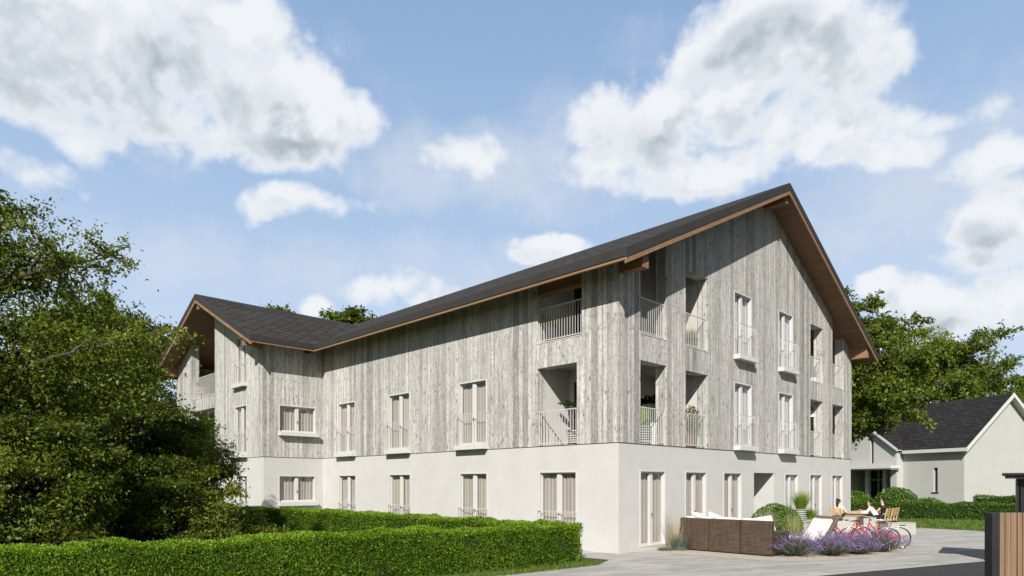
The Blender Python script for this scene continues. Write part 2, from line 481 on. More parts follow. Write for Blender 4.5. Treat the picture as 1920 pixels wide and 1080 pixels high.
M['h_shingle'] = mat_shingle('house_dark_shingles', (.026, .026, .026), (.042, .041, .041), .32)
M['black_wall'] = pm('black_shelter_panel', (.016, .016, .018), .35, .2, 2, .5)
M['post_black'] = pm('black_gate_post', (.022, .022, .023), .5, .15, 6, .4)
M['gate_wood'] = mat_timber('brown_gate_boards', (.13, .083, .05), (.30, .20, .128), 'z')
M['soil'] = pm('flower_soil', (.05, .035, .022), .95, .3, 20, .1, 0, .6, 40)

# ------------------------------------------------------------------ apartment building
# building frame: x runs along the gable front, y along the long front, origin at the near corner
BX, BY, BROT = 3.0827, 18.8816, R(44.536)
bld = thing('apartment_building', 'long apartment building with grey weathered boards above a white ground floor and dark gabled roofs', 'building', (BX, BY, 0), BROT)
def b2w(x, y, z=0.0):
    c, s = math.cos(BROT), math.sin(BROT)
    return (BX + x*c - y*s, BY + x*s + y*c, z)

W_, LW, WX, WE = 19.2, 17.24, -2.90, 28.66       # gable width, length to the wing, wing front, wing far side
SL, SLW = .484, .463
def zt_main(x): return 8.38 + SL*(min(x, W_-x) + .92)
def zs_main(x): return zt_main(x) - .30
def zt_wing(y): return 8.38 + SLW*min(y - 16.36, 29.54 - y)
def zs_wing(y): return zt_wing(y) - .30

def wall(mb, axis, c, u0, u1, zb, zt, ops, depth, m=0, mr=None, sgn=1, brk=()):
    ztf = zt if callable(zt) else (lambda u: zt)
    mr = m if mr is None else mr
    P = (lambda u, z, d: (u, c + d*sgn, z)) if axis == 'x' else (lambda u, z, d: (c + d*sgn, u, z))
    bs = sorted({u0, u1, *brk, *[o[0] for o in ops], *[o[1] for o in ops]})
    bs = [b for b in bs if u0 <= b <= u1]
    for a, b in zip(bs, bs[1:]):
        mid = (a+b)/2; cur = zb; done = False
        for o in sorted([o for o in ops if o[0] < mid < o[1]], key=lambda o: o[2]):
            if o[2] > cur + 1e-4: mb.face([P(a, cur, 0), P(b, cur, 0), P(b, o[2], 0), P(a, o[2], 0)], m)
            if o[3] is None: done = True; break
            cur = o[3]
        if not done: mb.face([P(a, cur, 0), P(b, cur, 0), P(b, ztf(b), 0), P(a, ztf(a), 0)], m)
    if depth:
        for o in ops:
            za = o[3] if o[3] is not None else ztf(o[0]); zc = o[3] if o[3] is not None else ztf(o[1])
            mb.face([P(o[0], o[2], 0), P(o[0], o[2], depth), P(o[0], za, depth), P(o[0], za, 0)], mr)
            mb.face([P(o[1], o[2], 0), P(o[1], o[2], depth), P(o[1], zc, depth), P(o[1], zc, 0)], mr)
            mb.face([P(o[0], o[2], 0), P(o[1], o[2], 0), P(o[1], o[2], depth), P(o[0], o[2], depth)], mr)
            if o[3] is not None: mb.face([P(o[0], o[3], 0), P(o[1], o[3], 0), P(o[1], o[3], depth), P(o[0], o[3], depth)], mr)

GW = [(1.05,2.48),(3.64,5.05),(6.22,7.64),(11.42,12.81),(14.05,15.48),(16.67,18.13)]
G_gf = [(a, b, .12, 2.45) for a, b in GW] + [(8.63, 10.40, 0.0, 2.45)]
LWIN = [(1.55,3.16),(5.61,7.15),(10.17,11.70),(14.28,15.80)]
L_gf = [(a, b, .12, 2.43) for a, b in LWIN]
S_gf = [(-2.22, -.39, 1.18, 2.41)]
E_gf = [(18.97, 20.30, .12, 2.42), (23.2, 24.6, .12, 2.42)]
D = .22
mb = MB()
wall(mb, 'x', 0, 0, W_, 0, 3.235, G_gf, D)
wall(mb, 'y', 0, 0, LW, 0, 3.235, L_gf, D)
wall(mb, 'x', LW, WX, 0, 0, 3.235, S_gf, D)
wall(mb, 'y', WX, LW, WE, 0, 3.235, E_gf, D)
wall(mb, 'y', W_, 0, WE, 0, 3.235, [], 0)
wall(mb, 'x', WE, WX, W_, 0, 3.235, [], 0)
mb.build('base_wall', M['plaster'], bld)

# cladding, 3 cm proud of the render
G_cl = [(1.05,2.48,3.24,5.75),(3.64,5.05,3.24,5.75),(6.96,8.38,3.40,5.75),(10.74,12.18,3.40,5.75),(14.05,15.48,3.24,5.75),(16.67,18.13,3.24,5.75),
        (1.05,2.48,6.55,None),(3.64,5.05,6.55,9.06),(6.96,8.38,6.71,9.06),(10.74,12.18,6.71,9.06),(14.05,15.48,6.55,9.06),(16.67,18.13,6.55,None)]
L_cl = [(1.54,3.20,3.24,5.75)] + [(a, b, 3.42, 5.71) for a, b in LWIN[1:]] + [(1.35,3.20,6.55,None)]
S_cl = [(-2.22,-.39,4.38,5.62)]
E_cl = [(18.97,20.40,3.42,5.71),(18.97,20.35,6.71,9.0),(22.95,26.30,3.24,5.90),(22.95,26.30,6.55,None)]
c = .03; TH = .40
mb = MB()
gtop = lambda u: min(zs_main(u), 99)
wall(mb, 'x', -c, -c, W_+c, 3.24, zs_main, G_cl, TH, brk=(W_/2,))
wall(mb, 'y', -c, -c, LW-c, 3.24, zs_main(0), L_cl, TH)
wall(mb, 'x', LW-c, WX-c, -c, 3.24, zs_wing(LW), S_cl, TH)
wall(mb, 'y', WX-c, LW-c, WE+c, 3.24, zs_wing, E_cl, TH, brk=((16.36+29.54)/2,))
wall(mb, 'y', W_+c, -c, WE+c, 3.24, zs_main(W_), [], 0)
wall(mb, 'x', WE+c, WX-c, W_+c, 3.24, 8.45, [], 0)
# bottom lip of the boards
for q in ([(-c,-c),(W_+c,-c),(W_,0),(0,0)], [(-c,-c),(0,0),(0,LW),(-c,LW-c)], [(-c,LW-c),(0,LW),(WX,LW),(WX-c,LW-c)], [(WX-c,LW-c),(WX,LW),(WX,WE),(WX-c,WE)]):
    mb.face([(x, y, 3.24) for x, y in q])
mb.build('cladding_wall', M['clad'], bld)

# ---- loggia rooms: floor, ceiling and inner walls
def loggia(name, segs, floor, z0, z1, mats, fac=()):
    """segs: wall runs (x0,y0,x1,y1); floor: polygon; z1: number or function of (x, y); fac: inner faces of the outer walls"""
    mb = MB(); zf = z1 if callable(z1) else (lambda x, y: z1)
    for x0, y0, x1, y1 in segs:
        mb.face([(x0,y0,z0),(x1,y1,z0),(x1,y1,zf(x1,y1)),(x0,y0,zf(x0,y0))], 0)
    mb.face([(x, y, z0+.003) for x, y in floor], 1)
    if not callable(z1): mb.face([(x, y, z1) for x, y in floor], 0)
    for axis, cc, u0, u1, ops, zt in fac:
        wall(mb, axis, cc, u0, u1, z0, zt, [o for o in ops if u0 - .01 <= o[0] and o[1] <= u1 + .01 and o[2] >= z0 - .01 and o[2] < z0 + 1], 0, 0)
    return mb.build(name, mats, bld)
IN = TH - c - .002
corner_segs = [(IN, 3.20, 1.55, 3.20), (1.55, 3.20, 1.55, 1.95), (1.55, 1.95, 5.05, 1.95), (5.05, 1.95, 5.05, IN)]
corner_floor = [(-.02,-.02),(5.05,-.02),(5.05,1.95),(1.55,1.95),(1.55,3.20),(-.02,3.20)]
zi = lambda x, y: zs_main(x) + .05
loggia('loggia', corner_segs, corner_floor, 3.24, 5.90, [M['inner'], M['inner']], [('x', IN, IN, 5.05, G_cl, 5.90), ('y', IN, IN, 3.20, L_cl, 5.90)])
loggia('loggia', corner_segs, corner_floor, 6.55, zi, [M['inner'], M['inner']], [('x', IN, IN, 5.05, G_cl, zs_main), ('y', IN, IN, 3.20, L_cl, zs_main(IN))])
r_segs = [(14.05, IN, 14.05, 2.2), (14.05, 2.2, W_-.35, 2.2), (W_-.35, 2.2, W_-.35, IN)]
r_floor = [(14.05,-.02),(W_-.1,-.02),(W_-.35,2.2),(14.05,2.2)]
loggia('loggia', r_segs, r_floor, 3.24, 5.90, [M['inner'], M['inner']], [('x', IN, 14.05, W_-.35, G_cl, 5.90)])
loggia('loggia', r_segs, r_floor, 6.55, zi, [M['inner'], M['inner']], [('x', IN, 14.05, W_-.35, G_cl, zs_main)])
w_segs = [(WX+IN, 22.95, -1.0, 22.95), (-1.0, 22.95, -1.0, 28.3), (-1.0, 28.3, WX+IN, 28.3)]
w_floor = [(WX-.02, 22.95), (-1.0, 22.95), (-1.0, 28.3), (WX-.02, 28.3)]
zwi = lambda x, y: zs_wing(y) + .05
loggia('loggia', w_segs, w_floor, 3.24, 6.0, [M['clad'], M['inner']], [('y', WX+IN, 22.95, 28.3, E_cl, 6.0)])
loggia('loggia', w_segs, w_floor, 6.55, zwi, [M['clad'], M['inner']], [('y', WX+IN, 22.95, 28.3, E_cl, zs_wing)])
e_segs = [(8.63, D, 8.63, 1.5), (8.63, 1.5, 10.40, 1.5), (10.40, 1.5, 10.40, D)]
loggia('porch', e_segs, [(8.63,0),(10.40,0),(10.40,1.5),(8.63,1.5)], .012, 2.45, [M['plaster'], M['stonewhite']])
mb = MB(); mb.box(9.0, 10.0, 1.44, 1.49, .02, 2.2, 0); mb.box(9.88, 9.91, 1.40, 1.44, .9, 1.2, 1)
mb.build('entrance_door', [M['door_dark'], M['chrome']], bld, bevel=.006)
# dark glazed doors at the back of the loggias
for x0, x1, y0, y1, z0, z1 in [(1.50,1.545,2.05,2.98,3.26,5.45),(1.50,1.545,2.05,2.98,6.57,8.6),(2.2,3.7,1.90,1.945,3.26,5.45),(2.2,3.7,1.90,1.945,6.57,8.7),
                               (15.0,17.0,2.15,2.195,3.26,5.45),(15.0,17.0,2.15,2.195,6.57,8.6),(-1.05,-1.005,23.6,25.2,3.26,5.5),(-1.05,-1.005,23.6,25.2,6.57,8.8)]:
    mb = MB(); mb.box(x0, x1, y0, y1, z0, z1, 0)
    t = .05
    if x1-x0 < y1-y0:
        for a, b in ((y0,y0+t),(y1-t,y1),((y0+y1)/2-t/2,(y0+y1)/2+t/2)): mb.box(x0-.02, x0-.001, a, b, z0, z1, 1)
        mb.box(x0-.02, x0-.001, y0, y1, z1, z1+t, 1)
    else:
        for a, b in ((x0,x0+t),(x1-t,x1),((x0+x1)/2-t/2,(x0+x1)/2+t/2)): mb.box(a, b, y0-.02, y0-.001, z0, z1, 1)
        mb.box(x0, x1, y0-.02, y0-.001, z1, z1+t, 1)
    mb.build('balcony_door', [M['door_dark'], M['white']], bld)

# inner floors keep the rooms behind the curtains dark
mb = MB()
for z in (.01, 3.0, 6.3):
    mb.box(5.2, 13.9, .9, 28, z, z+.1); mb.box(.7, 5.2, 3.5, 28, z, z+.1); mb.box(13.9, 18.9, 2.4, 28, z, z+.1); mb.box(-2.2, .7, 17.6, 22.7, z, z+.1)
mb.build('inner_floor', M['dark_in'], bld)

# ---- windows
rw = random.Random(5)
def window(axis, cc, u0, u1, z0, z1, sill=0.0, rail=0.0, gap=0.0, silldrop=.17, lining=True, cur='curtain'):
    P = (lambda u, d, z: (u, cc + d, z)) if axis == 'x' else (lambda u, d, z: (cc + d, u, z))
    def bx(mb, ua, ub, da, db, za, zb, m=0):
        a = P(ua, da, za); b = P(ub, db, zb)
        mb.box(min(a[0],b[0]), max(a[0],b[0]), min(a[1],b[1]), max(a[1],b[1]), za, zb, m)
    f = .055; d0, d1 = .085, .15
    um = (u0+u1)/2
    mb = MB()
    l0 = -.012 if lining else d0
    bx(mb, u0, u0+f, l0, d1, z0, z1); bx(mb, u1-f, u1, l0, d1, z0, z1)
    bx(mb, u0+f, u1-f, l0, d1, z1-f*.8, z1); bx(mb, u0+f, u1-f, l0, d1, z0, z0+f*.7)
    bx(mb, um-.075, um+.075, d0-.02, d1, z0+f*.7, z1-f*.8)
    for a, b in ((u0+f, um-.075), (um+.075, u1-f)):        # sash rails
        bx(mb, a, b, d0, d1-.01, z0+f*.7, z0+f*.7+.06); bx(mb, a, b, d0, d1-.01, z1-f*.8-.05, z1-f*.8)
        bx(mb, a, a+.025, d0, d1-.01, z0+.1, z1-.09); bx(mb, b-.025, b, d0, d1-.01, z0+.1, z1-.09)
    w = mb.build('window', M['white'], bld)
    mb = MB(); bx(mb, um-.02, um+.02, d0-.05, d0-.02, z0+(z1-z0)*.42, z0+(z1-z0)*.42+.03); bx(mb, um-.012, um+.012, d0-.06, d0-.05, z0+(z1-z0)*.42-.09, z0+(z1-z0)*.42+.03)
    mb.build('handle', M['chrome'], w)
    mb = MB()
    for a, b in ((u0+f, um-.075), (um+.075, u1-f)):
        mb.face([P(a, d0+.03, z0+.08), P(b, d0+.03, z0+.08), P(b, d0+.03, z1-.08), P(a, d0+.03, z1-.08)])
    mb.build('pane', M['glass'], w)
    # curtains hang in folds behind each leaf
    mb = MB()
    for side, (a, b) in enumerate(((u0-.05, um-.02), (um+.02, u1+.05))):
        if side == 0: a += gap
        n = max(10, int((b-a)/.022)); ph = rw.random()*6
        pts = [(a+(b-a)*i/n, .20 + .018*math.sin(ph+i*.95) + .012*math.sin(ph*2+i*.37)) for i in range(n+1)]
        for (ua, da), (ub, db) in zip(pts, pts[1:]):
            mb.face([P(ua, da, z0-.02), P(ub, db, z0-.02), P(ub, db, z1+.05), P(ua, da, z1+.05)])
    mb.build('curtain', M[cur], w, smooth=True)
    if sill:
        mb = MB(); bx(mb, u0-.03, u1+.03, -sill, .12, z0-silldrop, z0-.004)
        mb.build('sill', M['white'], w, bevel=.006)
    if rail:
        mb = MB(); h = z0 + rail; r = .0055
        so = -sill + .05 if sill > .15 else -.05
        zb = z0
        bx(mb, u0-.01, u1+.01, so-.012, so+.012, h-.015, h)
        bx(mb, u0-.01, u1+.01, so-.006, so+.008, zb+.05, zb+.07)
        n = 13
        for i in range(n+1):
            u = u0 + (u1-u0)*i/n
            bx(mb, u-r, u+r, so-r, so+r, zb, h-.02)
        if sill > .15:
            for u in (u0, u1):
                bx(mb, u-.01, u+.01, so+.012, 0, h-.02, h-.002)
                bx(mb, u-r, u+r, so*.5-r, so*.5+r, zb, h-.02)
        else:
            for u in (u0+.01, u1-.01):
                bx(mb, u-.008, u+.008, so+.012, .13, h-.018, h-.004)
        mb.build('railing', M['railw'], w)
    return w
for i, (a, b) in enumerate(GW): window('x', 0, a, b, .12, 2.45, cur='sheer' if i == 3 else 'curtain')
for a, b in ((6.96, 8.38), (10.74, 12.18)):
    window('x', -c, a, b, 3.42, 5.75, .26, 1.12, cur='sheer'); window('x', -c, a, b, 6.73, 9.06, .26, 1.12, cur='sheer')
for i, (a, b) in enumerate(LWIN):
    window('y', 0, a, b, .12, 2.43, 0, 1.05, gap=(.02, .16, .12, .22)[i])
    if i: window('y', -c, a, b, 3.42, 5.71, .22, 1.12, gap=(0, .17, .2, .3)[i])
window('x', LW-c, -2.22, -.39, 4.38, 5.62, .26, 0, gap=.1)
window('x', LW, -2.22, -.39, 1.18, 2.41, .22, 0, gap=.1)
window('y', WX-c, 18.97, 20.40, 3.42, 5.71, .22, 1.12, gap=.35)
window('y', WX-c, 18.97, 20.35, 6.73, 9.0, .22, 1.12, gap=.3)
window('y', WX, 18.97, 20.30, .12, 2.42, 0, 1.05, gap=.2)
window('y', WX, 23.2, 24.6, .12, 2.42, 0, 1.05, gap=.2)

# ---- loggia railings
def railing(axis, cc, u0, u1, z0, h=1.12, step=.105):
    P = (lambda u, d: (u, cc + d)) if axis == 'x' else (lambda u, d: (cc + d, u))
    mb = MB()
    def bx(ua, ub, da, db, za, zb):
        a = P(ua, da); b = P(ub, db)
        mb.box(min(a[0],b[0]), max(a[0],b[0]), min(a[1],b[1]), max(a[1],b[1]), za, zb)
    bx(u0, u1, -.015, .015, z0+h-.03, z0+h); bx(u0, u1, -.012, .012, z0+.06, z0+.085)
    n = int((u1-u0)/step)
    for i in range(1, n):
        u = u0 + (u1-u0)*i/n
        bx(u-.007, u+.007, -.007, .007, z0+.085, z0+h-.03)
    for u in (u0+.012, u1-.012): bx(u-.012, u+.012, -.014, .014, z0, z0+h-.03)
    o = mb.build('railing', M['rail'], bld)
    return o
def coping(*b):
    mb = MB(); mb.box(*b); mb.build('balcony_coping', M['white'], bld, bevel=.004)
for a, b in ((1.05,2.48),(3.64,5.05),(14.05,15.48),(16.67,18.13)):
    railing('x', .06, a, b, 3.25); railing('x', .06, a, b, 6.57)
    coping(a+.002, b-.002, -.045, .30, 6.538, 6.568)
railing('y', .06, 1.54, 3.20, 3.25); railing('y', .06, 1.35, 3.20, 6.57); coping(-.045, .30, 1.352, 3.198, 6.538, 6.568)
railing('y', WX+.06, 22.95, 26.30, 3.25); railing('y', WX+.06, 22.95, 26.30, 6.57); coping(WX-.045, WX+.30, 22.952, 26.298, 6.538, 6.568)

# ---- roofs
YA, YB = -.95, 29.6; XE = -.92; XR = W_/2; zr = zt_main(XR)
WA, WB, WR = 16.36, 29.54, 22.95; zw = zt_wing(WR); XF = WX - .97
xv = -.92 + (zw - 8.38)/SL
cs = math.sqrt(1 + SL*SL); cw = math.sqrt(1 + SLW*SLW)
mb = MB()
def fm(pts, right=False):
    q = [(x, y, zt_main(x) + .012) for x, y in pts]
    mb.face(q, 0, [(y, (abs(x - XR))*cs) for x, y in pts])
fm([(XE, YA), (XE, WA), (xv, WR), (XE, WB), (XE, YB), (XR, YB), (XR, YA)])
fm([(XR, YA), (XR, YB), (W_+.92, YB), (W_+.92, YA)])
rf = mb.build('roof', M['shingle'], bld)
mb = MB()
for a, b in ((WA, WR), (WB, WR)):
    pts = [(XF, a), (XE, a), (xv, WR), (XF, WR)]
    mb.face([(x, y, zt_wing(y) + .014) for x, y in pts], 0, [(x, abs(y-WR)*cw) for x, y in pts])
rw_ = mb.build('roof', M['shingle'], bld)
mb = MB()      # ridge caps
mb.prism([(XR-.16, zr-.06), (XR, zr+.045), (XR+.16, zr-.06), (XR+.16, zr-.085), (XR, zr+.015), (XR-.16, zr-.085)], 'y', YA+.01, YB)
mb.prism([(WR-.16, zw-.055), (WR, zw+.045), (WR+.16, zw-.055), (WR+.16, zw-.08), (WR, zw+.015), (WR-.16, zw-.08)], 'x', XF+.01, xv)
mb.build('ridge_cap', M['metal'], rf)
# timber soffits
mb = MB()
mb.face([(XE, YA, 8.08), (XE, WA, 8.08), (XE, YB, 8.08), (XR, YB, zr-.30), (XR, YA, zr-.30)])
mb.face([(W_+.92, YA, 8.08), (W_+.92, YB, 8.08), (XR, YB, zr-.30), (XR, YA, zr-.30)])
mb.build('soffit', M['soffit'], rf)
mb = MB()
for a in (WA, WB):
    pts = [(XF, a), (XE, a), (xv, WR), (XF, WR)]
    mb.face([(x, y, zt_wing(y) - .30) for x, y in pts])
mb.build('soffit', M['soffit_x'], rw_)
# eaves: metal fascia with a timber lath below it
def eave(par, boxes_metal, boxes_wood):
    for b in boxes_metal: m1 = MB(); m1.box(*b); m1.build('fascia', M['metal'], par, bevel=.004)
    for b in boxes_wood: m2 = MB(); m2.box(*b); m2.build('eave_lath', M['timber'], par)
eave(rf, [(XE-.05, XE, YA+.03, WA-.05, 8.155, 8.415), (W_+.92, W_+.97, YA+.03, YB, 8.155, 8.415)],
         [(XE-.025, XE+.05, YA+.03, WA-.02, 8.075, 8.153), (W_+.87, W_+.945, YA+.03, YB, 8.075, 8.153)])
eave(rw_, [(XF+.03, XE-.0, WA-.05, WA, 8.155, 8.415), (XF+.03, XE, WB, WB+.05, 8.155, 8.415)],
          [(XF+.03, XE-.0, WA-.025, WA+.05, 8.075, 8.153), (XF+.03, XE, WB-.05, WB+.025, 8.075, 8.153)])
# verges: dark metal edge over a timber barge board
def verge(par, axis, e, ua, ub, za, zb, name_len):
    """slope from the eave (ua, za) up to the ridge (ub, zb) at plane e"""
    m1 = MB(); m2 = MB()
    m1.prism([(ua, za-.235), (ub, zb-.235), (ub, zb+.03), (ua, za+.03)], axis, e-.03, e+.03)
    m2.prism([(ua, za-.40), (ub, zb-.40), (ub, zb-.237), (ua, za-.237)], axis, e-.012, e+.045)
    m1.build('verge_metal', M['metal'], par); m2.build('barge_board', M['timber'], par)
verge(rf, 'y', YA, XE-.05, XR, 8.36, zr, 0); verge(rf, 'y', YA, W_+.97, XR, 8.36, zr, 0)
verge(rw_, 'x', XF, WA-.05, WR, 8.36, zw, 0); verge(rw_, 'x', XF, WB+.05, WR, 8.36, zw, 0)
# purlins carrying the overhangs
def purlin(par, axis, u, a0, a1, zsf, ridge=False, w=.15, h=.40):
    mb = MB()
    if ridge:
        z = zsf(u); mb.prism([(u-w, z-h), (u+w, z-h), (u+w, zsf(u+w)-.004), (u, z-.004), (u-w, zsf(u-w)-.004)], axis, a0, a1)
    else:
        z = min(zsf(u-w), zsf(u+w))
        mb.prism([(u-w, z-h), (u+w, z-h), (u+w, zsf(u+w)-.004), (u-w, zsf(u-w)-.004)], axis, a0, a1)
    mb.build('purlin', M['timber'], par, bevel=.006)
purlin(rf, 'y', .14, YA+.12, 3.6, zs_main); purlin(rf, 'y', W_-.14, YA+.12, .6, zs_main); purlin(rf, 'y', XR, YA+.12, .3, zs_main, True)
purlin(rw_, 'x', LW+.14, XF+.12, WX+.2, zs_wing); purlin(rw_, 'x', WE-.14, XF+.12, WX+.2, zs_wing); purlin(rw_, 'x', WR, XF+.12, WX+.6, zs_wing, True)

# ------------------------------------------------------------------ setting: ground, paving, gravel, road, lawn
def sheet(name, pts, z, mat):
    mb = MB(); mb.face([(x, y, z) for x, y in pts])
    return setp(mb.build(name, mat), kind='structure')
sheet('ground', [(-400,-400),(400,-400),(400,400),(-400,400)], 0.0, M['ground'])
def road_y(x): return 14.43 + (x - 6.83)*.4826
sheet('road', [(-40,-40),(60,-40),(60,road_y(60)),(-40,road_y(-40))], .004, M['asphalt'])
HP = [(2.15, 16.35), (.0, 14.62), (-4.0, 11.98), (-14.0, 5.4)]           # front of the grass strip by the hedge
sheet('paving', [(-14, road_y(-14)), (6.83, 14.43), (14.9, road_y(14.9)), (20.16, 27.6), (19.07, 29.2), (18.0, 30.62), (17.3, 33.5), (15.0, 33.0),  # right edge drawn in out of view, for less bounce onto the gable
                 b2w(W_-.2, .2)[:2], b2w(.15, .15)[:2], b2w(.15, 6)[:2], b2w(-1.9, 6)[:2], (2.6, 17.4), *HP], .008, M['paving'])
gr = [b2w(.55, -.02), b2w(1.0, -1.0), b2w(1.25, -2.4), b2w(1.40, -3.75), b2w(2.1, -4.55), b2w(3.5, -5.15), b2w(5.0, -5.55), b2w(6.4, -5.70), b2w(7.2, -5.35), b2w(7.6, -4.6), b2w(7.8, -3.6), b2w(8.6, -2.4), b2w(8.9, -.02)]
grs = []
for i in range(len(gr)-1):                       # soften the outline
    p0 = Vector(gr[max(i-1, 0)]); p1 = Vector(gr[i]); p2 = Vector(gr[i+1]); p3 = Vector(gr[min(i+2, len(gr)-1)])
    for k in range(6):
        t = k/6
        q = .5*((2*p1) + (p2-p0)*t + (2*p0-5*p1+4*p2-p3)*t*t + (3*p1-p0-3*p2+p3)*t**3)
        grs.append((q.x, q.y))
grs.append(gr[-1][:2])
sheet('gravel_bed', grs, .013, M['gravel'])

rng = np.random.default_rng(11)
def in_poly(P, poly):
    x, y = P[:, 0], P[:, 1]; ins = np.zeros(len(P), bool); n = len(poly)
    for i in range(n):
        x0, y0 = poly[i]; x1, y1 = poly[(i+1) % n]
        cnd = ((y0 > y) != (y1 > y)) & (x < (x1-x0)*(y-y0)/((y1-y0) or 1e-9) + x0)
        ins ^= cnd
    return ins
def lawn(name, poly, n, h, w, mat, seed):
    r = np.random.default_rng(seed); a = np.array(poly); lo, hi = a.min(0), a.max(0)
    P = r.uniform(lo, hi, (n*3, 2)); P = P[in_poly(P, poly)][:n]; n = len(P)
    P3 = np.column_stack([P, np.zeros(n)])
    H = h*r.uniform(.5, 1.2, n)
    return setp(blades(name, P3, r.uniform(0, 6.28, n), H, H*r.uniform(.2, .9, n), np.full(n, w), r.random(n), mat, K=2), kind='stuff')
lawn('lawn_grass', [(18.0,30.62),(18.4,30.1),(19.07,29.2),(20.16,27.6),(23,26.1),(27,24.2),(34,34),(22.3,37.2),(16.8,39),(17.3,33.5)], 26000, .13, .022, M['grass'], 3)
lawn('verge_grass', [(2.3,16.5),(2.15,16.2),(1.0,15.3),(.0,14.5),(-4.0,11.85),(-4.0,12.6),(.0,15.2),(1.6,16.75)], 9000, .11, .011, M['grass'], 4)

# ------------------------------------------------------------------ hedges
def hedge(label, path, th, h, leaf, dens, mat, seed, group=None, wob=.04, hfun=None):
    """path: polyline of the front foot of the hedge; the hedge lies to its left"""
    r = np.random.default_rng(seed)
    pts = np.array(path, float); seg = np.diff(pts, axis=0); sl = np.linalg.norm(seg, axis=1); cum = np.r_[0, np.cumsum(sl)]; Ltot = cum[-1]
    t = seg/sl[:, None]
    vt = np.vstack([t[:1], nrm(t[1:] + t[:-1]) if len(t) > 1 else t[:0], t[-1:]])
    def at(s):
        i = np.clip(np.searchsorted(cum, s, side='right')-1, 0, len(sl)-1)
        f = ((s-cum[i])/sl[i])[:, None]
        p = pts[i] + seg[i]*f; tt = nrm(vt[i]*(1-f) + vt[i+1]*f)
        return p, tt, np.column_stack([-tt[:, 1], tt[:, 0]])
    hf = hfun or (lambda s: np.full_like(s, h))
    areas = np.array([Ltot*h, Ltot*h*.5, Ltot*th*1.15, th*h*1.3, th*h*1.3])
    n = int(areas.sum()*dens); kind = r.choice(5, n, p=areas/areas.sum())
    s = r.uniform(0, Ltot, n); s[kind == 3] = 0; s[kind == 4] = Ltot
    a = r.uniform(0, 1, n); z = r.uniform(.02, 1, n)
    a[kind == 0] = 0; a[kind == 1] = 1; z[kind == 2] = 1
    p, tt, nn = at(s)
    out = np.zeros((n, 3))
    out[kind == 0, :2] = -nn[kind == 0]; out[kind == 1, :2] = nn[kind == 1]; out[kind == 2, 2] = 1
    out[kind == 3, :2] = -tt[kind == 3]; out[kind == 4, :2] = tt[kind == 4]
    H = hf(s)
    ph = seed
    bump = wob*(np.sin(s*2.3+ph)+.7*np.sin(s*5.1+z*4+ph)+.6*np.sin(s*9.7+z*9*h+a*5)+.5*np.sin(z*7*h+a*9+s*3.3))
    depth = np.abs(r.normal(0, 1, n))*leaf*.8
    P = np.column_stack([p + nn*(a*th)[:, None], z*H]) + out*(bump - depth + leaf*.3)[:, None]
    # rounded shoulders
    ez = np.clip((P[:, 2]-(H-.07))/.07, 0, 1); P[:, 2] -= (kind == 2)*.05*np.clip(1-np.minimum(a, 1-a)*th/.08, 0, 1)
    rd = nrm(r.normal(0, 1, (n, 3)))
    Dv = nrm(out*.55 + rd*.75 + np.array([0, 0, .35])); Nv = nrm(out + rd*.8)
    Ls = leaf*r.uniform(.7, 1.35, n)
    tint = np.clip(.5 + .22*r.normal(0, 1, n) + .12*np.sin(s*1.7+z*3), 0, 1)
    root = thing('hedge', label, 'hedge', (0, 0, 0), 0, group)
    leaves('foliage', P, Dv, Nv, Ls, Ls*.62, tint, mat, root)
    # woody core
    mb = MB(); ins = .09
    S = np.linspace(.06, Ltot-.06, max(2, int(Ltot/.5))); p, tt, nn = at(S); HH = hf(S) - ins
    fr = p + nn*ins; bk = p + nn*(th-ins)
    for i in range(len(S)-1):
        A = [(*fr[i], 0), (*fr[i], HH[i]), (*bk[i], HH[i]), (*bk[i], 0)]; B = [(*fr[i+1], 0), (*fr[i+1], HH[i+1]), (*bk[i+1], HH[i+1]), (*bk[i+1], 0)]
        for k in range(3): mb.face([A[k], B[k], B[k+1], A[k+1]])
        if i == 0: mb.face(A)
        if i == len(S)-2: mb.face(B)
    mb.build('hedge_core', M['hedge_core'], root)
    return root
# near hedge (front foot runs from far left to its right-hand end)
hedge('long bright clipped hedge in the foreground with its cut end beside the pale paving', [(-13.4, 6.85), (-6.0, 11.5), (-.3, 15.15), (1.72, 16.62)], .95, .97, .042, 3000, M['hedge'], 2,
      hfun=lambda s: .97 + .06*np.exp(-((s-5.6)/1.1)**2) - .02*np.sin(s*.9))
# far hedge along the long front of the building (left of its path is the building side)
fh = [b2w(-3.0, -.45)[:2], b2w(-3.2, 4)[:2], b2w(-3.2, 13.5)[:2], b2w(-4.4, 17.6)[:2], b2w(-4.6, 26)[:2]]
hedge('long clipped hedge running in front of the ground floor windows', fh[::-1], .85, .97, .052, 1350, M['hedge'], 5, wob=.03)
hedge('low clipped hedge along the lawn in front of the small white house', [(17.4, 38.6), (22.3, 36.9), (27.5, 34.6)], 1.0, .90, .085, 420, M['hedgeR'], 7)
hedge('short taller clipped hedge behind the lawn hedge near the black shelter', [(26.2, 36.7), (29.5, 35.3)], .9, 1.28, .085, 420, M['hedgeR'], 8)

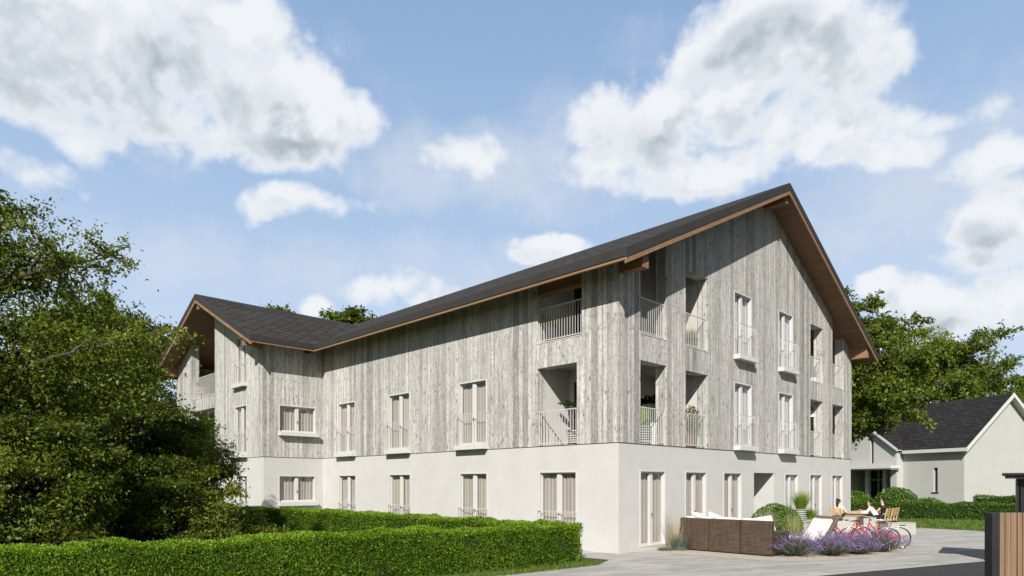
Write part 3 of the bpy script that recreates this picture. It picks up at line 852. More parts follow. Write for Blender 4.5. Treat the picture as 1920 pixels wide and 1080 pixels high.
def dome(label, x, y, rx, rz, zc, leaf, n, mat, seed, group=None):
    r = np.random.default_rng(seed)
    d = nrm(r.normal(0, 1, (n, 3))); d[:, 2] = np.abs(d[:, 2])*1.0 - .25*(r.random(n) < .25)
    k = 1 + .035*np.sin(d[:, 0]*7+seed)*np.cos(d[:, 1]*6) + r.normal(0, .018, n)
    P = d*np.array([rx, rx, rz])*k[:, None] + np.array([0, 0, zc])
    P[:, 2] = np.maximum(P[:, 2], .02)
    rd = nrm(r.normal(0, 1, (n, 3)))
    Ls = leaf*r.uniform(.7, 1.3, n)
    root = thing('topiary_bush', label, 'bush', (x, y, 0), 0, group)
    leaves('foliage', P, nrm(d*.6+rd*.7), nrm(d+rd*.7), Ls, Ls*.6, np.clip(.5+.22*r.normal(0, 1, n), 0, 1), mat, root)
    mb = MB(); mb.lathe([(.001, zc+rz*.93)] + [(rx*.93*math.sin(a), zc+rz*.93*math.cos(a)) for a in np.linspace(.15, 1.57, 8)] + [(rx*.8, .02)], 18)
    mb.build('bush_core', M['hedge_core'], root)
    return root
dome('big clipped green dome bush behind the wicker sofa', 9.25, 22.9, .86, .86, .42, .06, 5200, M['hedgeR'], 21)
dome('large clipped dome bush by the porch corner of the white house', 23.2, 39.4, 1.25, 1.30, .45, .10, 3000, M['hedgeR'], 22)
dome('dark rounded bush left of the porch column behind the seated man', 21.6, 41.0, 1.1, 1.15, .35, .10, 2600, M['hedgeR'], 23)
dome('rounded bush half hidden by the building corner under the porch', 20.2, 39.6, 1.2, .95, .3, .10, 2600, M['hedgeR'], 24)
dome('wide low bush beside the lawn end of the hedge', 24.4, 38.3, 1.0, .85, .3, .09, 2000, M['hedgeR'], 25)

# ------------------------------------------------------------------ trees
def tree(label, x, y, zc, rad, leaf, seed, mat, nl=18, ns=8, nt=6, npt=60, trunk_r=.22, group=None, name='broadleaf_tree', zmin=.35, base=.0, twig=1.0, lim_cat='tree', low=-.75, fill=1.0):
    r = np.random.default_rng(seed); R3 = np.array(rad, float)
    root = thing(name, label, lim_cat, (x, y, 0), 0, group)
    mb = MB(); Ps = []; Ds = []; Ns = []; Ls = []; Ts = []
    top = zc + R3[2]
    # bent trunk
    tz = np.linspace(0, zc + R3[2]*.55, 8); off = np.cumsum(r.normal(0, .10, (8, 2))*R3[2]/6, axis=0)*np.linspace(0, 1, 8)[:, None]
    tp = np.column_stack([off, tz]); mb.tube([tuple(p) for p in tp], [trunk_r*(1.25 if i == 0 else 1)*(1-.8*i/7) for i in range(8)], 8)
    def trunk_at(z):
        z = min(max(z, 0), tz[-1]); return np.array([np.interp(z, tz, tp[:, 0]), np.interp(z, tz, tp[:, 1]), z])
    ga = math.pi*(3-math.sqrt(5))
    for i in range(nl):
        f = (i+.5)/nl; zz = low + (1-low)*f + r.normal(0, .05); zz = min(max(zz, -1), .98)
        an = i*ga + r.normal(0, .25); rr = math.sqrt(max(0, 1-zz*zz))
        lob = .80 + .26*r.random() + .08*math.sin(an*3+seed)
        tgt = np.array([rr*math.cos(an), rr*math.sin(an), zz])*R3*lob + np.array([0, 0, zc]) + np.array([tp[-1, 0]*.5, tp[-1, 1]*.5, 0])
        tgt[2] = max(tgt[2], zmin)
        s0 = trunk_at(max(.25, min(tz[-1]*.97, tgt[2] - .35*np.linalg.norm(tgt[:2]) - .2)))
        v = tgt - s0; Ln = np.linalg.norm(v)
        md = s0 + v*.5 + np.array([0, 0, .12*Ln]) + r.normal(0, .06*Ln, 3)
        ts = np.linspace(0, 1, 8)[:, None]
        pth = (1-ts)**2*s0 + 2*ts*(1-ts)*md + ts**2*tgt
        mb.tube([tuple(p) for p in pth], [trunk_r*.30*(1-.85*k/7)+.006 for k in range(8)], 5, cap=False)
        br_t = .5 + .42*r.normal()                       # brightness of the bough
        for j in range(ns):
            t = .22 + .78*(j+r.random()*.8)/ns; t = min(t, 1.0)
            q = (1-t)**2*s0 + 2*t*(1-t)*md + t*t*tgt; tg = nrm((2*(1-t)*(md-s0) + 2*t*(tgt-md))[None])[0]
            sd = nrm((tg*.55 + r.normal(0, .75, 3)*np.array([1, 1, .55]) + np.array([0, 0, .10]))[None])[0]
            sl = (.16 + .16*r.random())*R3.mean()*(1.15-.45*t)
            e = q + sd*sl + np.array([0, 0, -.10*sl]); m2 = q + sd*sl*.5 + np.array([0, 0, .08*sl])
            mb.tube([tuple(q), tuple(m2), tuple(e)], [trunk_r*.11+.004, trunk_r*.07+.003, .004], 4, cap=False)
            for k in range(nt):
                u = .15 + .85*(k+r.random())/nt; b0 = (1-u)**2*q + 2*u*(1-u)*m2 + u*u*e
                td = nrm((sd*.45 + r.normal(0, .8, 3)*np.array([1, 1, .6]))[None])[0]
                tl = twig*(.30+.35*r.random())*(R3.mean()/5)**.5
                if r.random() < .35: mb.tube([tuple(b0), tuple(b0+td*tl)], [.006*twig+.002, .003], 3, cap=False)
                n = int(npt*r.uniform(.6, 1.3)); w = r.random(n)
                P = b0 + td*(w*tl)[:, None] + r.normal(0, .075*twig, (n, 3))*np.array([1, 1, .7])
                Ps.append(P)
                Ds.append(td*.5 + r.normal(0, .7, (n, 3)) + np.array([0, 0, -.25])); Ns.append(np.array([0, 0, .8]) + r.normal(0, .75, (n, 3)))
                Ls.append(leaf*r.uniform(.6, 1.3, n)); Ts.append(np.clip(br_t*.5 + .25 + .17*r.normal(0, 1, n), 0, 1))
    # leafy clumps fill the outer part of the crown
    nf = int(fill*nl*ns)
    for i in range(nf):
        d = nrm(r.normal(0, 1, (1, 3)))[0]; d[2] = max(d[2], low)
        lob = .84 + .12*math.sin(3*math.atan2(d[1], d[0]) + seed) + .10*math.sin(5*d[2]+seed*2)
        c = d*R3*lob*r.uniform(.55, .93) + np.array([tp[-1, 0]*.5, tp[-1, 1]*.5, zc]); c[2] = max(c[2], zmin)
        n = int(npt*r.uniform(1.2, 2.6)); sz = R3.mean()*r.uniform(.05, .11)
        P = c + r.normal(0, 1, (n, 3))*np.array([1.25, 1.25, .62])*sz
        Ps.append(P); Ds.append(d*.35 + r.normal(0, .8, (n, 3)) + np.array([0, 0, -.25])); Ns.append(np.array([0, 0, .75]) + r.normal(0, .75, (n, 3)))
        Ls.append(leaf*r.uniform(.6, 1.25, n)); b0 = .5 + .40*r.normal(); Ts.append(np.clip(b0*.55 + .25 + .16*r.normal(0, 1, n), 0, 1))
    P = np.concatenate(Ps); ok = P[:, 2] > .05
    D_, N_, L_, T_ = (np.concatenate(a)[ok] for a in (Ds, Ns, Ls, Ts)); P = P[ok]
    leaves('crown', P, nrm(D_), nrm(N_), L_, L_*.52, T_, mat, root)
    mb.build('trunk', M['bark'], root)
    return root
LG = 'trees on the left behind the hedge'
tree('tallest broad dark green tree at the left edge rising above the hedge', -12.4, 14.2, 4.65, (4.9, 3.6, 4.05), .098, 1, M['leafL'], nl=46, ns=11, nt=8, npt=26, trunk_r=.22, group=LG, low=-.95, fill=1.7)
tree('slender dark tree standing just left of the wing gable of the building', -12.35, 19.2, 3.95, (2.1, 2.2, 3.7), .108, 2, M['leafL'], nl=30, ns=9, nt=7, npt=26, trunk_r=.14, group=LG, low=-.95, fill=1.7)
tree('small rounded tree whose leafy boughs reach across the lower wing windows', -10.6, 20.6, 2.3, (2.1, 2.0, 2.2), .10, 3, M['leafL'], nl=30, ns=9, nt=6, npt=26, trunk_r=.10, group=LG, zmin=.2, low=-.9, fill=1.6)
tree('low leafy tree close behind the foreground hedge at far left', -10.4, 13.4, 1.9, (2.6, 1.6, 1.9), .09, 4, M['leafL'], nl=30, ns=9, nt=7, npt=26, trunk_r=.10, group=LG, zmin=.2, low=-.9, fill=1.6)
tree('low leafy tree behind the hedge below the slender tree', -8.9, 16.0, 1.35, (2.1, 1.5, 1.5), .09, 14, M['leafL'], nl=26, ns=8, nt=7, npt=26, trunk_r=.09, group=LG, zmin=.15, low=-.9)
tree('dark tree beyond the far end of the building wing', -24.4, 41.8, 6.6, (6.4, 5.0, 6.4), .26, 5, M['leafL'], nl=26, ns=8, nt=6, npt=24, trunk_r=.3, group=LG, twig=1.3, low=-.95)
tree('low spreading shrub between the two hedges beside the small rounded tree', -7.6, 17.9, .42, (1.7, 1.1, .60), .085, 6, M['leafL'], nl=18, ns=7, nt=6, npt=24, trunk_r=.05, group=None, name='spreading_shrub', zmin=.1, lim_cat='shrub', low=-.2)
BG = 'treetops showing above the main roof'
tree('round treetop rising in the dip between the two roofs', -15.4, 63.0, 15.4, (3.6, 3.4, 3.9), .36, 7, M['leafR'], nl=20, ns=8, nt=5, npt=16, trunk_r=.3, group=BG, twig=1.5)
tree('sparse treetop just showing above the wing ridge', -21.6, 62.0, 15.2, (3.0, 3.2, 3.5), .34, 8, M['leafR'], nl=14, ns=6, nt=5, npt=12, trunk_r=.3, group=BG, twig=1.5)
RG = 'trees around the small white house'
tree('leafy tree right behind the gable end whose boughs overhang the porch of the white house', 20.6, 41.5, 9.0, (6.1, 5.2, 4.6), .22, 9, M['leafR'], nl=46, ns=10, nt=7, npt=24, trunk_r=.28, group=RG, twig=1.25, low=-.8, zmin=5.3)
tree('broad tall tree behind the dark roof ridge of the white house', 45.5, 68.0, 10.2, (8.6, 6.5, 7.6), .32, 10, M['leafR'], nl=44, ns=9, nt=7, npt=20, trunk_r=.4, group=RG, twig=1.6)
tree('tree between the gable end and the white house roof, behind the nearer boughs', 35.5, 72.0, 9.2, (8.0, 6.0, 7.6), .33, 12, M['leafR'], nl=40, ns=9, nt=7, npt=20, trunk_r=.4, group=RG, twig=1.6)
tree('open crowned tree at the right edge behind the white house gable', 61.5, 74.0, 8.5, (6.6, 5.5, 7.6), .34, 13, M['leafR'], nl=20, ns=7, nt=5, npt=18, trunk_r=.35, group=RG, twig=1.6)

# ------------------------------------------------------------------ potted plants and grasses
def tuft(name, root, n, h, spread, r0, w, mat, seed, z=0.0, droop=1.6, K=4, hmin=.55):
    r = np.random.default_rng(seed)
    a = r.uniform(0, 6.283, n); rr = r0*np.sqrt(r.random(n)); az = a + r.normal(0, .5, n)
    P = np.column_stack([rr*np.cos(a), rr*np.sin(a), np.full(n, z)])
    H = h*r.uniform(hmin, 1.08, n); lean = spread*r.random(n)**.8*(.5+.5*rr/max(r0, 1e-6))
    return blades(name, P, az, H, lean, np.full(n, w)*r.uniform(.7, 1.2, n), np.clip(.5+.22*r.normal(0, 1, n), 0, 1), mat, root, K, droop)
def pot(root, r, h, mat, taper=.8, ribs=0):
    mb = MB()
    prof = [(.001, 0), (r*taper, 0), (r*(taper+.5*(1-taper)), h*.5), (r*.99, h*.92), (r*1.03, h*.93), (r*1.03, h), (r*.93, h), (r*.90, h*.88), (.001, h*.88)]
    mb.lathe(prof, 22)
    p = mb.build('pot', mat, root, smooth=False)
    mb = MB(); mb.lathe([(.001, h*.90), (r*.90, h*.90)], 18); mb.build('soil', M['soil'], root)
    return p
def potted_grass(label, loc, r, h, gh, mat, pmat, seed, n=260, spread=.35, w=.012, group=None, taper=.8, name='potted_grass', cat='potted plant'):
    root = thing(name, label, cat, loc, BROT, group)
    pot(root, r, h, pmat, taper)
    tuft('grass', root, n, gh, spread, r*.75, w, mat, seed, h*.9)
    return root
def fronds(name, root, z0, n, L, seed, mat, up=.9, leaflets=22, w=.045):
    r = np.random.default_rng(seed); P = []; Dd = []; Nn = []; Ls = []
    for i in range(n):
        a = i*2.4 + r.normal(0, .2); el = up*r.uniform(.5, 1.2)
        d = np.array([math.cos(a)*math.cos(el), math.sin(a)*math.cos(el), math.sin(el)])
        hd = np.array([math.cos(a), math.sin(a), 0]); sd = np.array([-math.sin(a), math.cos(a), 0])
        LL = L*r.uniform(.75, 1.1)
        for k in range(leaflets):
            t = .18 + .82*k/leaflets
            p = np.array([0, 0, z0]) + d*LL*t + np.array([0, 0, -.42*LL*t*t])
            for s in (-1, 1):
                P.append(p); Dd.append(hd*.6 + sd*s*.9 + np.array([0, 0, -.25*t])); Nn.append(np.array([0, 0, 1.]) - hd*.3); Ls.append(LL*.30*(1.1-t*.75))
    P, Dd, Nn, Ls = map(np.array, (P, Dd, Nn, Ls))
    return leaves(name, P, Dd, Nn, Ls, np.full(len(P), w), r.random(len(P)), mat, root)
def potted_palm(label, loc, ph, pr, th, L, seed, pmat, n=16):
    root = thing('potted_palm', label, 'potted plant', loc, BROT)
    pot(root, pr, ph, pmat)
    mb = MB(); mb.tube([(0, 0, ph*.85), (.03, .02, ph+th*.5), (.0, .03, ph+th)], [.03, .026, .03], 7); mb.build('stem', M['bark'], root)
    fronds('crown', root, ph+th, n, L, seed, M['palm'])
    return root
def leafy(name, root, z0, z1, rad, n, leaf, mat, seed):
    r = np.random.default_rng(seed)
    d = nrm(r.normal(0, 1, (n, 3)))*(r.random((n, 1))**.35)
    P = d*np.array([rad, rad, (z1-z0)/2]) + np.array([0, 0, (z0+z1)/2])
    return leaves(name, P, nrm(d + r.normal(0, .6, (n, 3))), nrm(np.array([0, 0, 1.]) + r.normal(0, .6, (n, 3))), leaf*r.uniform(.7, 1.3, n), leaf*.5*np.ones(n), r.random(n), mat, root)
def potted_shrub(label, loc, ph, pr, top, rad, seed, pmat, mat, n=700, leaf=.09):
    root = thing('potted_shrub', label, 'potted plant', loc, BROT)
    pot(root, pr, ph, pmat)
    mb = MB()
    for k in range(4): mb.tube([(.02*k-.03, .02, ph*.85), (rad*.4*math.cos(k*1.6), rad*.4*math.sin(k*1.6), (ph+top)/2)], [.012, .006], 5)
    mb.build('stem', M['bark'], root)
    leafy('foliage', root, ph*.9, top, rad, n, leaf, mat, seed)
    return root
PB = 'potted plants on the balconies'
F1, F2 = 3.245, 6.572
potted_grass('dark wicker pot of bright grass behind the railing of the long upper balcony', b2w(.33, 2.90, F2), .23, .46, .42, M['orn'], M['potblack'], 31, 260, .22, .014, PB)
potted_grass('black ribbed pot of bright grass in the narrow upper gable balcony', b2w(4.62, .36, F2), .23, .42, .42, M['orn'], M['potblack'], 32, 260, .22, .014, PB)
potted_grass('striped pot of tall yellow green grass on the lower corner balcony', b2w(2.02, .52, F1), .26, .62, .70, M['orn'], M['potstripe'], 33, 420, .12, .016, PB)
r_ = thing('potted_fern', 'tall white vase with a small fern on the lower corner balcony', 'potted plant', b2w(2.62, .50, F1), BROT, PB)
pot(r_, .22, .74, M['potwhite'], .78); fronds('foliage', r_, .70, 22, .34, 34, M['orn'], 1.0, 9, .03)
potted_palm('dark palm on a slim stem at the back of the lower corner balcony', b2w(3.35, 1.25, F1), .40, .24, 1.05, .80, 35, M['potblack'], 26)
potted_shrub('leafy shrub in a brown basket on the narrow lower gable balcony', b2w(4.66, .40, F1), .50, .24, 1.45, .34, 36, M['basket'], M['leafR'], 900, .085)
potted_palm('palm in a dark pot beside the glazed door of the long lower balcony', b2w(1.0, 2.55, F1), .55, .22, .75, .62, 37, M['potstripe'], 16)
potted_grass('striped pot with a bushy plant on the upper wing balcony', b2w(WX+.55, 26.5, F2), .42, .75, .50, M['leafR'], M['potstripe'], 38, 420, .45, .03, PB)
potted_shrub('broad leafy green plant behind the striped pot on the upper wing balcony', b2w(WX+1.1, 27.3, F2), .6, .28, 1.9, .62, 39, M['potblack'], M['orn'], 700, .12)
potted_shrub('small bushy plant in a white pot on the upper right gable balcony', b2w(15.4, .38, F2), .30, .20, .85, .24, 40, M['potwhite'], M['leafR'], 260, .08)
potted_shrub('dark bushy plant in a black pot on the lower right gable balcony', b2w(15.9, .55, F1), .55, .24, 1.45, .34, 41, M['potblack'], M['leafL'], 420, .10)
# a white lamp hangs over that balcony
lp = thing('hanging_lamp', 'white pendant lamp under the ceiling of the lower right gable balcony', 'lamp', b2w(15.55, .5, 5.1), BROT)
mb = MB(); mb.lathe([(.001, .30), (.05, .30), (.17, .06), (.18, 0), (.165, 0), (.04, .27), (.001, .27)], 18); mb.build('lamp_shade', M['white'], lp)
mb = MB(); mb.tube([(0, 0, .29), (0, 0, .80)], .008, 5); mb.build('cable', M['blackplastic'], lp)

# low cast stone plinth along the gable front, with the planted pots on it
pl = thing('stone_plinth', 'long pale cast stone plinth standing against the gable front under the striped grass pot', 'plinth', b2w(11.0, -1.05, 0), BROT)
mb = MB(); mb.box(0, 4.2, 0, .85, .0, .50); mb.build('block', M['stonewhite'], pl, bevel=.015)
mb = MB(); mb.box(-.03, 4.23, -.03, .88, .501, .545); mb.build('coping', M['stonewhite'], pl, bevel=.01)
potted_grass('black and white striped square pot with a big bright grass on the stone plinth', b2w(11.5, -.62, .546), .215, .44, .86, M['orn'], M['potstripe'], 42, 620, .62, .013, taper=.86)
gb = thing('grass_ball', 'small bright round grass clump on the stone plinth beside the striped pot', 'grass clump', b2w(12.5, -.62, .546), BROT)
tuft('blades', gb, 520, .52, .46, .12, .012, M['orn'], 43)
fg = thing('fountain_grass', 'wispy straw coloured grass between the tall window and the wicker sofa', 'grass clump', b2w(2.35, -.42, .012), BROT)
tuft('straw_blades', fg, 300, 1.28, .42, .22, .007, M['straw'], 44, 0, 1.4)
bl = thing('fescue', 'blue green grass tuft at the foot of the straw coloured grass', 'grass clump', b2w(2.15, -.72, .012), BROT)
tuft('blades', bl, 700, .52, .40, .20, .008, M['bluegrass'], 45)
bl2 = thing('fescue', 'very low blue green tuft in front of the tall corner window', 'grass clump', b2w(1.75, -.45, .012), BROT)
tuft('blades', bl2, 340, .16, .22, .22, .008, M['bluegrass'], 46)
for i, (x, y, h, n, lb) in enumerate([(10.35, 20.9, 1.12, 230, 'tall thin green and straw grass behind the arm of the wicker sofa'), (9.75, 21.6, 1.2, 200, 'thin wispy grass in front of the big dome bush')]):
    g = thing('meadow_grass', lb, 'grass clump', (x - 1.35, y, .012), 0)
    tuft('blades', g, n, h, .45, .20, .009, M['straw' if i else 'orn'], 47+i, 0, 1.5)
    tuft('straw_blades', g, n, h*1.05, .5, .20, .008, M['straw'], 57+i, 0, 1.5)

# ------------------------------------------------------------------ lavender
def lavender(label, x, y, rx, h, seed, n=230):
    r = np.random.default_rng(seed)
    root = thing('lavender_bush', label, 'lavender', (x, y, .012), 0, 'lavender bushes in the gravel bed')
    a = r.uniform(0, 6.283, n); q = np.sqrt(r.random(n)); th = q*1.12
    d = np.column_stack([np.sin(th)*np.cos(a), np.sin(th)*np.sin(a), np.cos(th)])
    Ln = h*r.uniform(.72, 1.12, n)/(.55+.45*np.cos(th))
    Ln = np.minimum(Ln, rx*1.35/np.maximum(np.sin(th), .3))
    base = np.column_stack([.10*np.cos(a)*q, .10*np.sin(a)*q, np.zeros(n)])
    tip = base + d*Ln[:, None] - np.array([0, 0, 1.])*(.16*Ln*np.sin(th)**2)[:, None]
    # stems
    S = np.cross(d, [0.3, .2, 1.]); S = nrm(S)*.006
    co = np.stack([base - S, base + S, tip + S*.6, tip - S*.6], 1).reshape(-1, 3)
    np_mesh('stems', co, n, M['lavleaf'], root, np.clip(.5+.2*r.normal(0, 1, n), 0, 1))
    # grey-green leaves on the lower two thirds
    m = n*13; i = r.integers(0, n, m); t = r.uniform(.12, .78, m)
    P = base[i] + (tip[i]-base[i])*t[:, None] + r.normal(0, .018, (m, 3)); P[:, 2] = np.maximum(P[:, 2], .01)
    leaves('foliage', P, nrm(d[i] + r.normal(0, .6, (m, 3))), nrm(r.normal(0, 1, (m, 3)) + [0, 0, .8]), r.uniform(.045, .085, m), np.full(m, .013), np.clip(.15+.85*t+.15*r.normal(0, 1, m), 0, 1), M['lavleaf'], root)
    # flower spikes
    m = n*17; i = r.integers(0, n, m); t = r.uniform(0, 1, m)
    P = tip[i] + d[i]*((t-.70)*.21)[:, None] + r.normal(0, .009, (m, 3))
    leaves('flowers', P, nrm(d[i]*.8 + r.normal(0, .8, (m, 3))), nrm(r.normal(0, 1, (m, 3))), r.uniform(.018, .032, m), r.uniform(.012, .020, m), r.random(m), M['lavflower'], root)
    return root
for i, (x, y, rx, h, lb) in enumerate([(7.92, 18.30, .62, .66, 'leftmost lavender bush close to the arm of the wicker sofa'), (8.98, 18.45, .58, .62, 'lavender bush second from the sofa, in front of the lounge chair'),
        (9.98, 18.85, .56, .54, 'low lavender bush between the second and the tallest one'), (10.90, 19.45, .60, .70, 'rightmost and tallest lavender bush beside the bicycle wheels'),
        (9.85, 19.65, .40, .56, 'lavender bush at the back of the row against the red bicycle frames')]):
    lavender(lb, x, y, rx, h, 60+i)

# ------------------------------------------------------------------ wicker sofa with cushions
SX, SY, _ = b2w(2.34, -.60)
sofa = thing('wicker_sofa', 'long dark brown woven wicker sofa seen from its back in front of the gable', 'sofa', (SX, SY, .012), BROT)
# local: x = seat direction, y = away from the camera towards the building (sofa runs from y=0 to y=-2.87)
for i, (y0, y1) in enumerate(((-.93, -.0), (-1.93, -.945), (-2.87, -1.945))):
    mb = MB(); mb.box(.0, .17, y0, y1, .03, .985); mb.build('backrest', M['wicker'], sofa, bevel=.03)
mb = MB(); mb.box(.175, .95, -2.70, -.02, .05, .36); mb.build('seat_base', M['wicker'], sofa, bevel=.02)
mb = MB(); mb.box(.172, 1.16, -2.87, -2.705, .03, .66); mb.build('armrest', M['wicker'], sofa, bevel=.03)
mb = MB(); mb.box(.172, 1.0, -.0, .15, .03, .66); mb.build('armrest', M['wicker'], sofa, bevel=.03)
def cushion(label, parent_loc, rz, size, tilt=(0, 0, 0), puff=.35, seed=0, mat='cushion', group=None, name='cushion'):
    """soft cushion: a box inflated at its middle with pinched corners"""
    sx, sy, sz = size; n = 10; bm = bmesh.new()
    g = {}
    for s in (-1, 1):
        for i in range(n+1):
            for j in range(n+1):
                u = i/n*2-1; v = j/n*2-1
                pu = 1-abs(u)**4; pv = 1-abs(v)**4
                z = s*sz*.5*((pu*pv)**puff*.92+.08)
                pinch = 1 - .06*(abs(u)*abs(v))**2
                g[s, i, j] = bm.verts.new((u*sx*.5*pinch*(1-.05*(1-v*v)*abs(u)), v*sy*.5*pinch*(1-.05*(1-u*u)*abs(v)), z + .012*math.sin(u*5+seed)*math.cos(v*4+seed)))
        for i in range(n):
            for j in range(n):
                q = [g[s, i, j], g[s, i+1, j], g[s, i+1, j+1], g[s, i, j+1]]
                bm.faces.new(q if s > 0 else q[::-1])
    ring = [(i, 0) for i in range(n)] + [(n, j) for j in range(n)] + [(n-i, n) for i in range(n)] + [(0, n-j) for j in range(n)]
    for a, b in zip(ring, ring[1:]+ring[:1]): bm.faces.new([g[-1, a[0], a[1]], g[-1, b[0], b[1]], g[1, b[0], b[1]], g[1, a[0], a[1]]])
    me = bpy.data.meshes.new(name); bm.to_mesh(me); bm.free(); me.materials.append(M[mat])
    me.polygons.foreach_set('use_smooth', [True]*len(me.polygons))
    o = bpy.data.objects.new(name, me); COL.objects.link(o)
    o.location = parent_loc
    o.rotation_euler = (Matrix.Rotation(rz, 3, 'Z') @ Matrix.Rotation(tilt[1], 3, 'Y') @ Matrix.Rotation(tilt[0], 3, 'X') @ Matrix.Rotation(tilt[2], 3, 'Z')).to_euler()
    return setp(o, label, 'cushion', group)
def sl(x, y, z):
    c, s = math.cos(BROT), math.sin(BROT); return (SX + x*c - y*s, SY + x*s + y*c, z + .012)
SG = 'white cushions on the wicker sofa'
for i, (y, lb) in enumerate(((-.48, 'nearest the building'), (-1.42, 'in the middle'), (-2.28, 'nearest the lavender'))):
    cushion('white back cushion of the sofa, the one ' + lb, sl(.30, y, .74), BROT, (.62, .90, .20), (0, R(80), 0), .35, i, group=SG)
    cushion('white seat cushion of the sofa, the one ' + lb, sl(.60, y, .43), BROT, (.68, .88, .15), (0, 0, 0), .25, i+3, group=SG)
cushion('white throw pillow leaning over the sofa back at the building end', sl(.30, -.42, .93), BROT, (.46, .50, .16), (R(8), R(76), R(8)), .4, 7)
cushion('second white throw pillow beside it, tipped towards the middle of the sofa', sl(.36, -.95, .90), BROT, (.48, .52, .16), (R(-10), R(72), R(25)), .4, 8)
cushion('white throw pillow hanging over the lavender end of the sofa back', sl(.40, -2.48, .86), BROT, (.50, .56, .15), (R(-4), R(74), R(-10)), .4, 9)

# ------------------------------------------------------------------ curved wicker lounge chair
lc = thing('lounge_chair', 'curved grey brown wicker lounge chair with white padding beside the sofa', 'chair', (9.12, 19.95, .012), R(200))
# local +x = the direction it faces; back curls over at -x
prof = [(.66, .36), (.40, .31), (.10, .30), (-.10, .36), (-.30, .56), (-.47, .80), (-.60, .97), (-.72, 1.02), (-.80, .96)]
def ribbon(mb, prof, y0, y1, th):
    pr = [Vector((p[0], 0, p[1])) for p in prof]; n = len(pr); out = []
    for i, p in enumerate(pr):
        t = (pr[min(i+1, n-1)] - pr[max(i-1, 0)]).normalized(); nn = Vector((t.z, 0, -t.x)); out.append((p, p + nn*th*(-1)))
    for i in range(n-1):
        (a, b), (c_, d) = out[i], out[i+1]
        q = [[(v.x, y, v.z) for v in (a, c_, d, b)] for y in (y0, y1)]
        mb.face([q[0][0], q[0][1], q[1][1], q[1][0]]); mb.face([q[0][3], q[0][2], q[1][2], q[1][3]])
        mb.face(q[0]); mb.face(q[1])
    for i in (0, n-1):
        a, b = out[i]; mb.face([(a.x, y0, a.z), (a.x, y1, a.z), (b.x, y1, b.z), (b.x, y0, b.z)])
def smooth_prof(p, k=4):
    o = []
    P = [Vector((a, b)) for a, b in p]
    for i in range(len(P)-1):
        p0, p1, p2, p3 = P[max(i-1, 0)], P[i], P[i+1], P[min(i+2, len(P)-1)]
        for j in range(k):
            t = j/k; q = .5*((2*p1)+(p2-p0)*t+(2*p0-5*p1+4*p2-p3)*t*t+(3*p1-p0-3*p2+p3)*t**3); o.append((q.x, q.y))
    return o + [tuple(P[-1])]
sp_ = smooth_prof(prof)
mb = MB(); ribbon(mb, sp_, -.42, .42, .085); mb.build('shell', M['wicker_grey'], lc)
mb = MB()
for y in (-.42, .42): mb.tube([(a, y, b-.03) for a, b in sp_], .055, 8)
mb.build('rim', M['wicker_grey'], lc, smooth=True)
mb = MB(); mb.prism([(.55, .02), (.60, .24), (-.15, .24), (-.28, .42), (-.22, .02)], 'y', -.34, .34); mb.build('base', M['wicker_grey'], lc, bevel=.01)
cp = [p for p in sp_ if p[1] < .90]
for y0, y1 in ((-.355, -.012), (.012, .355)):
    mb = MB(); ribbon(mb, [(a+.004, b+.004) for a, b in cp[2:]], y0, y1, -.10); mb.build('pad', M['cushion'], lc, bevel=.02)

# ------------------------------------------------------------------ table, chairs, storage boxes
def bl_(x, y, z=.012): return b2w(x, y, z)
tb = thing('garden_table', 'large garden table with pale top and brown end panel between the wooden chairs', 'table', bl_(15.0, -2.0), BROT)
mb = MB()
for i in range(6): mb.box(0, 2.6, i*.202, i*.202+.196, .715, .755)
mb.build('tabletop', M['tabletop'], tb, bevel=.004)
mb = MB(); mb.box(.10, 2.5, .08, .12, .62, .713); mb.box(.10, 2.5, 1.09, 1.13, .62, .713); mb.build('apron', M['panel'], tb)
for x in (.06, 2.44):
    mb = MB(); mb.box(x, x+.10, .10, 1.11, 0, .714); mb.build('end_panel', M['panel'], tb, bevel=.006)
def make_chair(label, loc, rz):
    """slatted wooden chair facing local +x"""
    t = thing('wooden_chair', label, 'chair', loc, rz, 'slatted wooden chairs around the garden table')
    mb = MB()
    for i in range(6): mb.box(-.20+i*.075, -.20+i*.075+.060, -.22, .22, .415, .437)
    mb.build('seat', M['teak'], t, bevel=.003)
    def bk(z): return -.21 - (z-.43)*.22
    mb = MB()
    for y in (-.22, .22):
        mb.obox(((bk(.40)+bk(.97))/2, y, .685), ((bk(.97)-bk(.40))/2, 0, .285), (.0, .02, 0), (.022, 0, .005))
    for z in (.93, .845, .76, .675): mb.obox((bk(z), 0, z), (0, .20, 0), (.009, 0, .002), (-.006, 0, .028))
    mb.build('backrest', M['teak'], t)
    for x, y in ((.20, -.21), (.20, .21), (-.20, -.21), (-.20, .21)):
        mb = MB(); dx = .03 if x > 0 else -.05
        mb.tube([(x+dx, y, 0), (x, y, .415)], .021, 5); mb.build('leg', M['teak'], t)
    return t
ch0 = make_chair('wooden chair nearest the bicycles on the right, under the man in white', bl_(15.42, -2.42), BROT+R(90))
chs = {}
def place(key, label, x, y, rz):
    c = copy_tree(ch0); c.location = bl_(x, y); c.rotation_euler = (0, 0, rz); c['label'] = label; chs[key] = c
place('b', 'middle one of the three slatted chairs on the right, under the woman in black', 16.05, -2.47, BROT+R(90))
place('c', 'empty slatted wooden chair at the far right of the table', 16.68, -2.42, BROT+R(90))
place('d', 'wooden chair at the table end under the woman with the brown hair', 14.52, -1.00, BROT)
place('e', 'empty slatted wooden chair at the left, turned towards the table corner', 14.35, -.05, BROT-R(25))
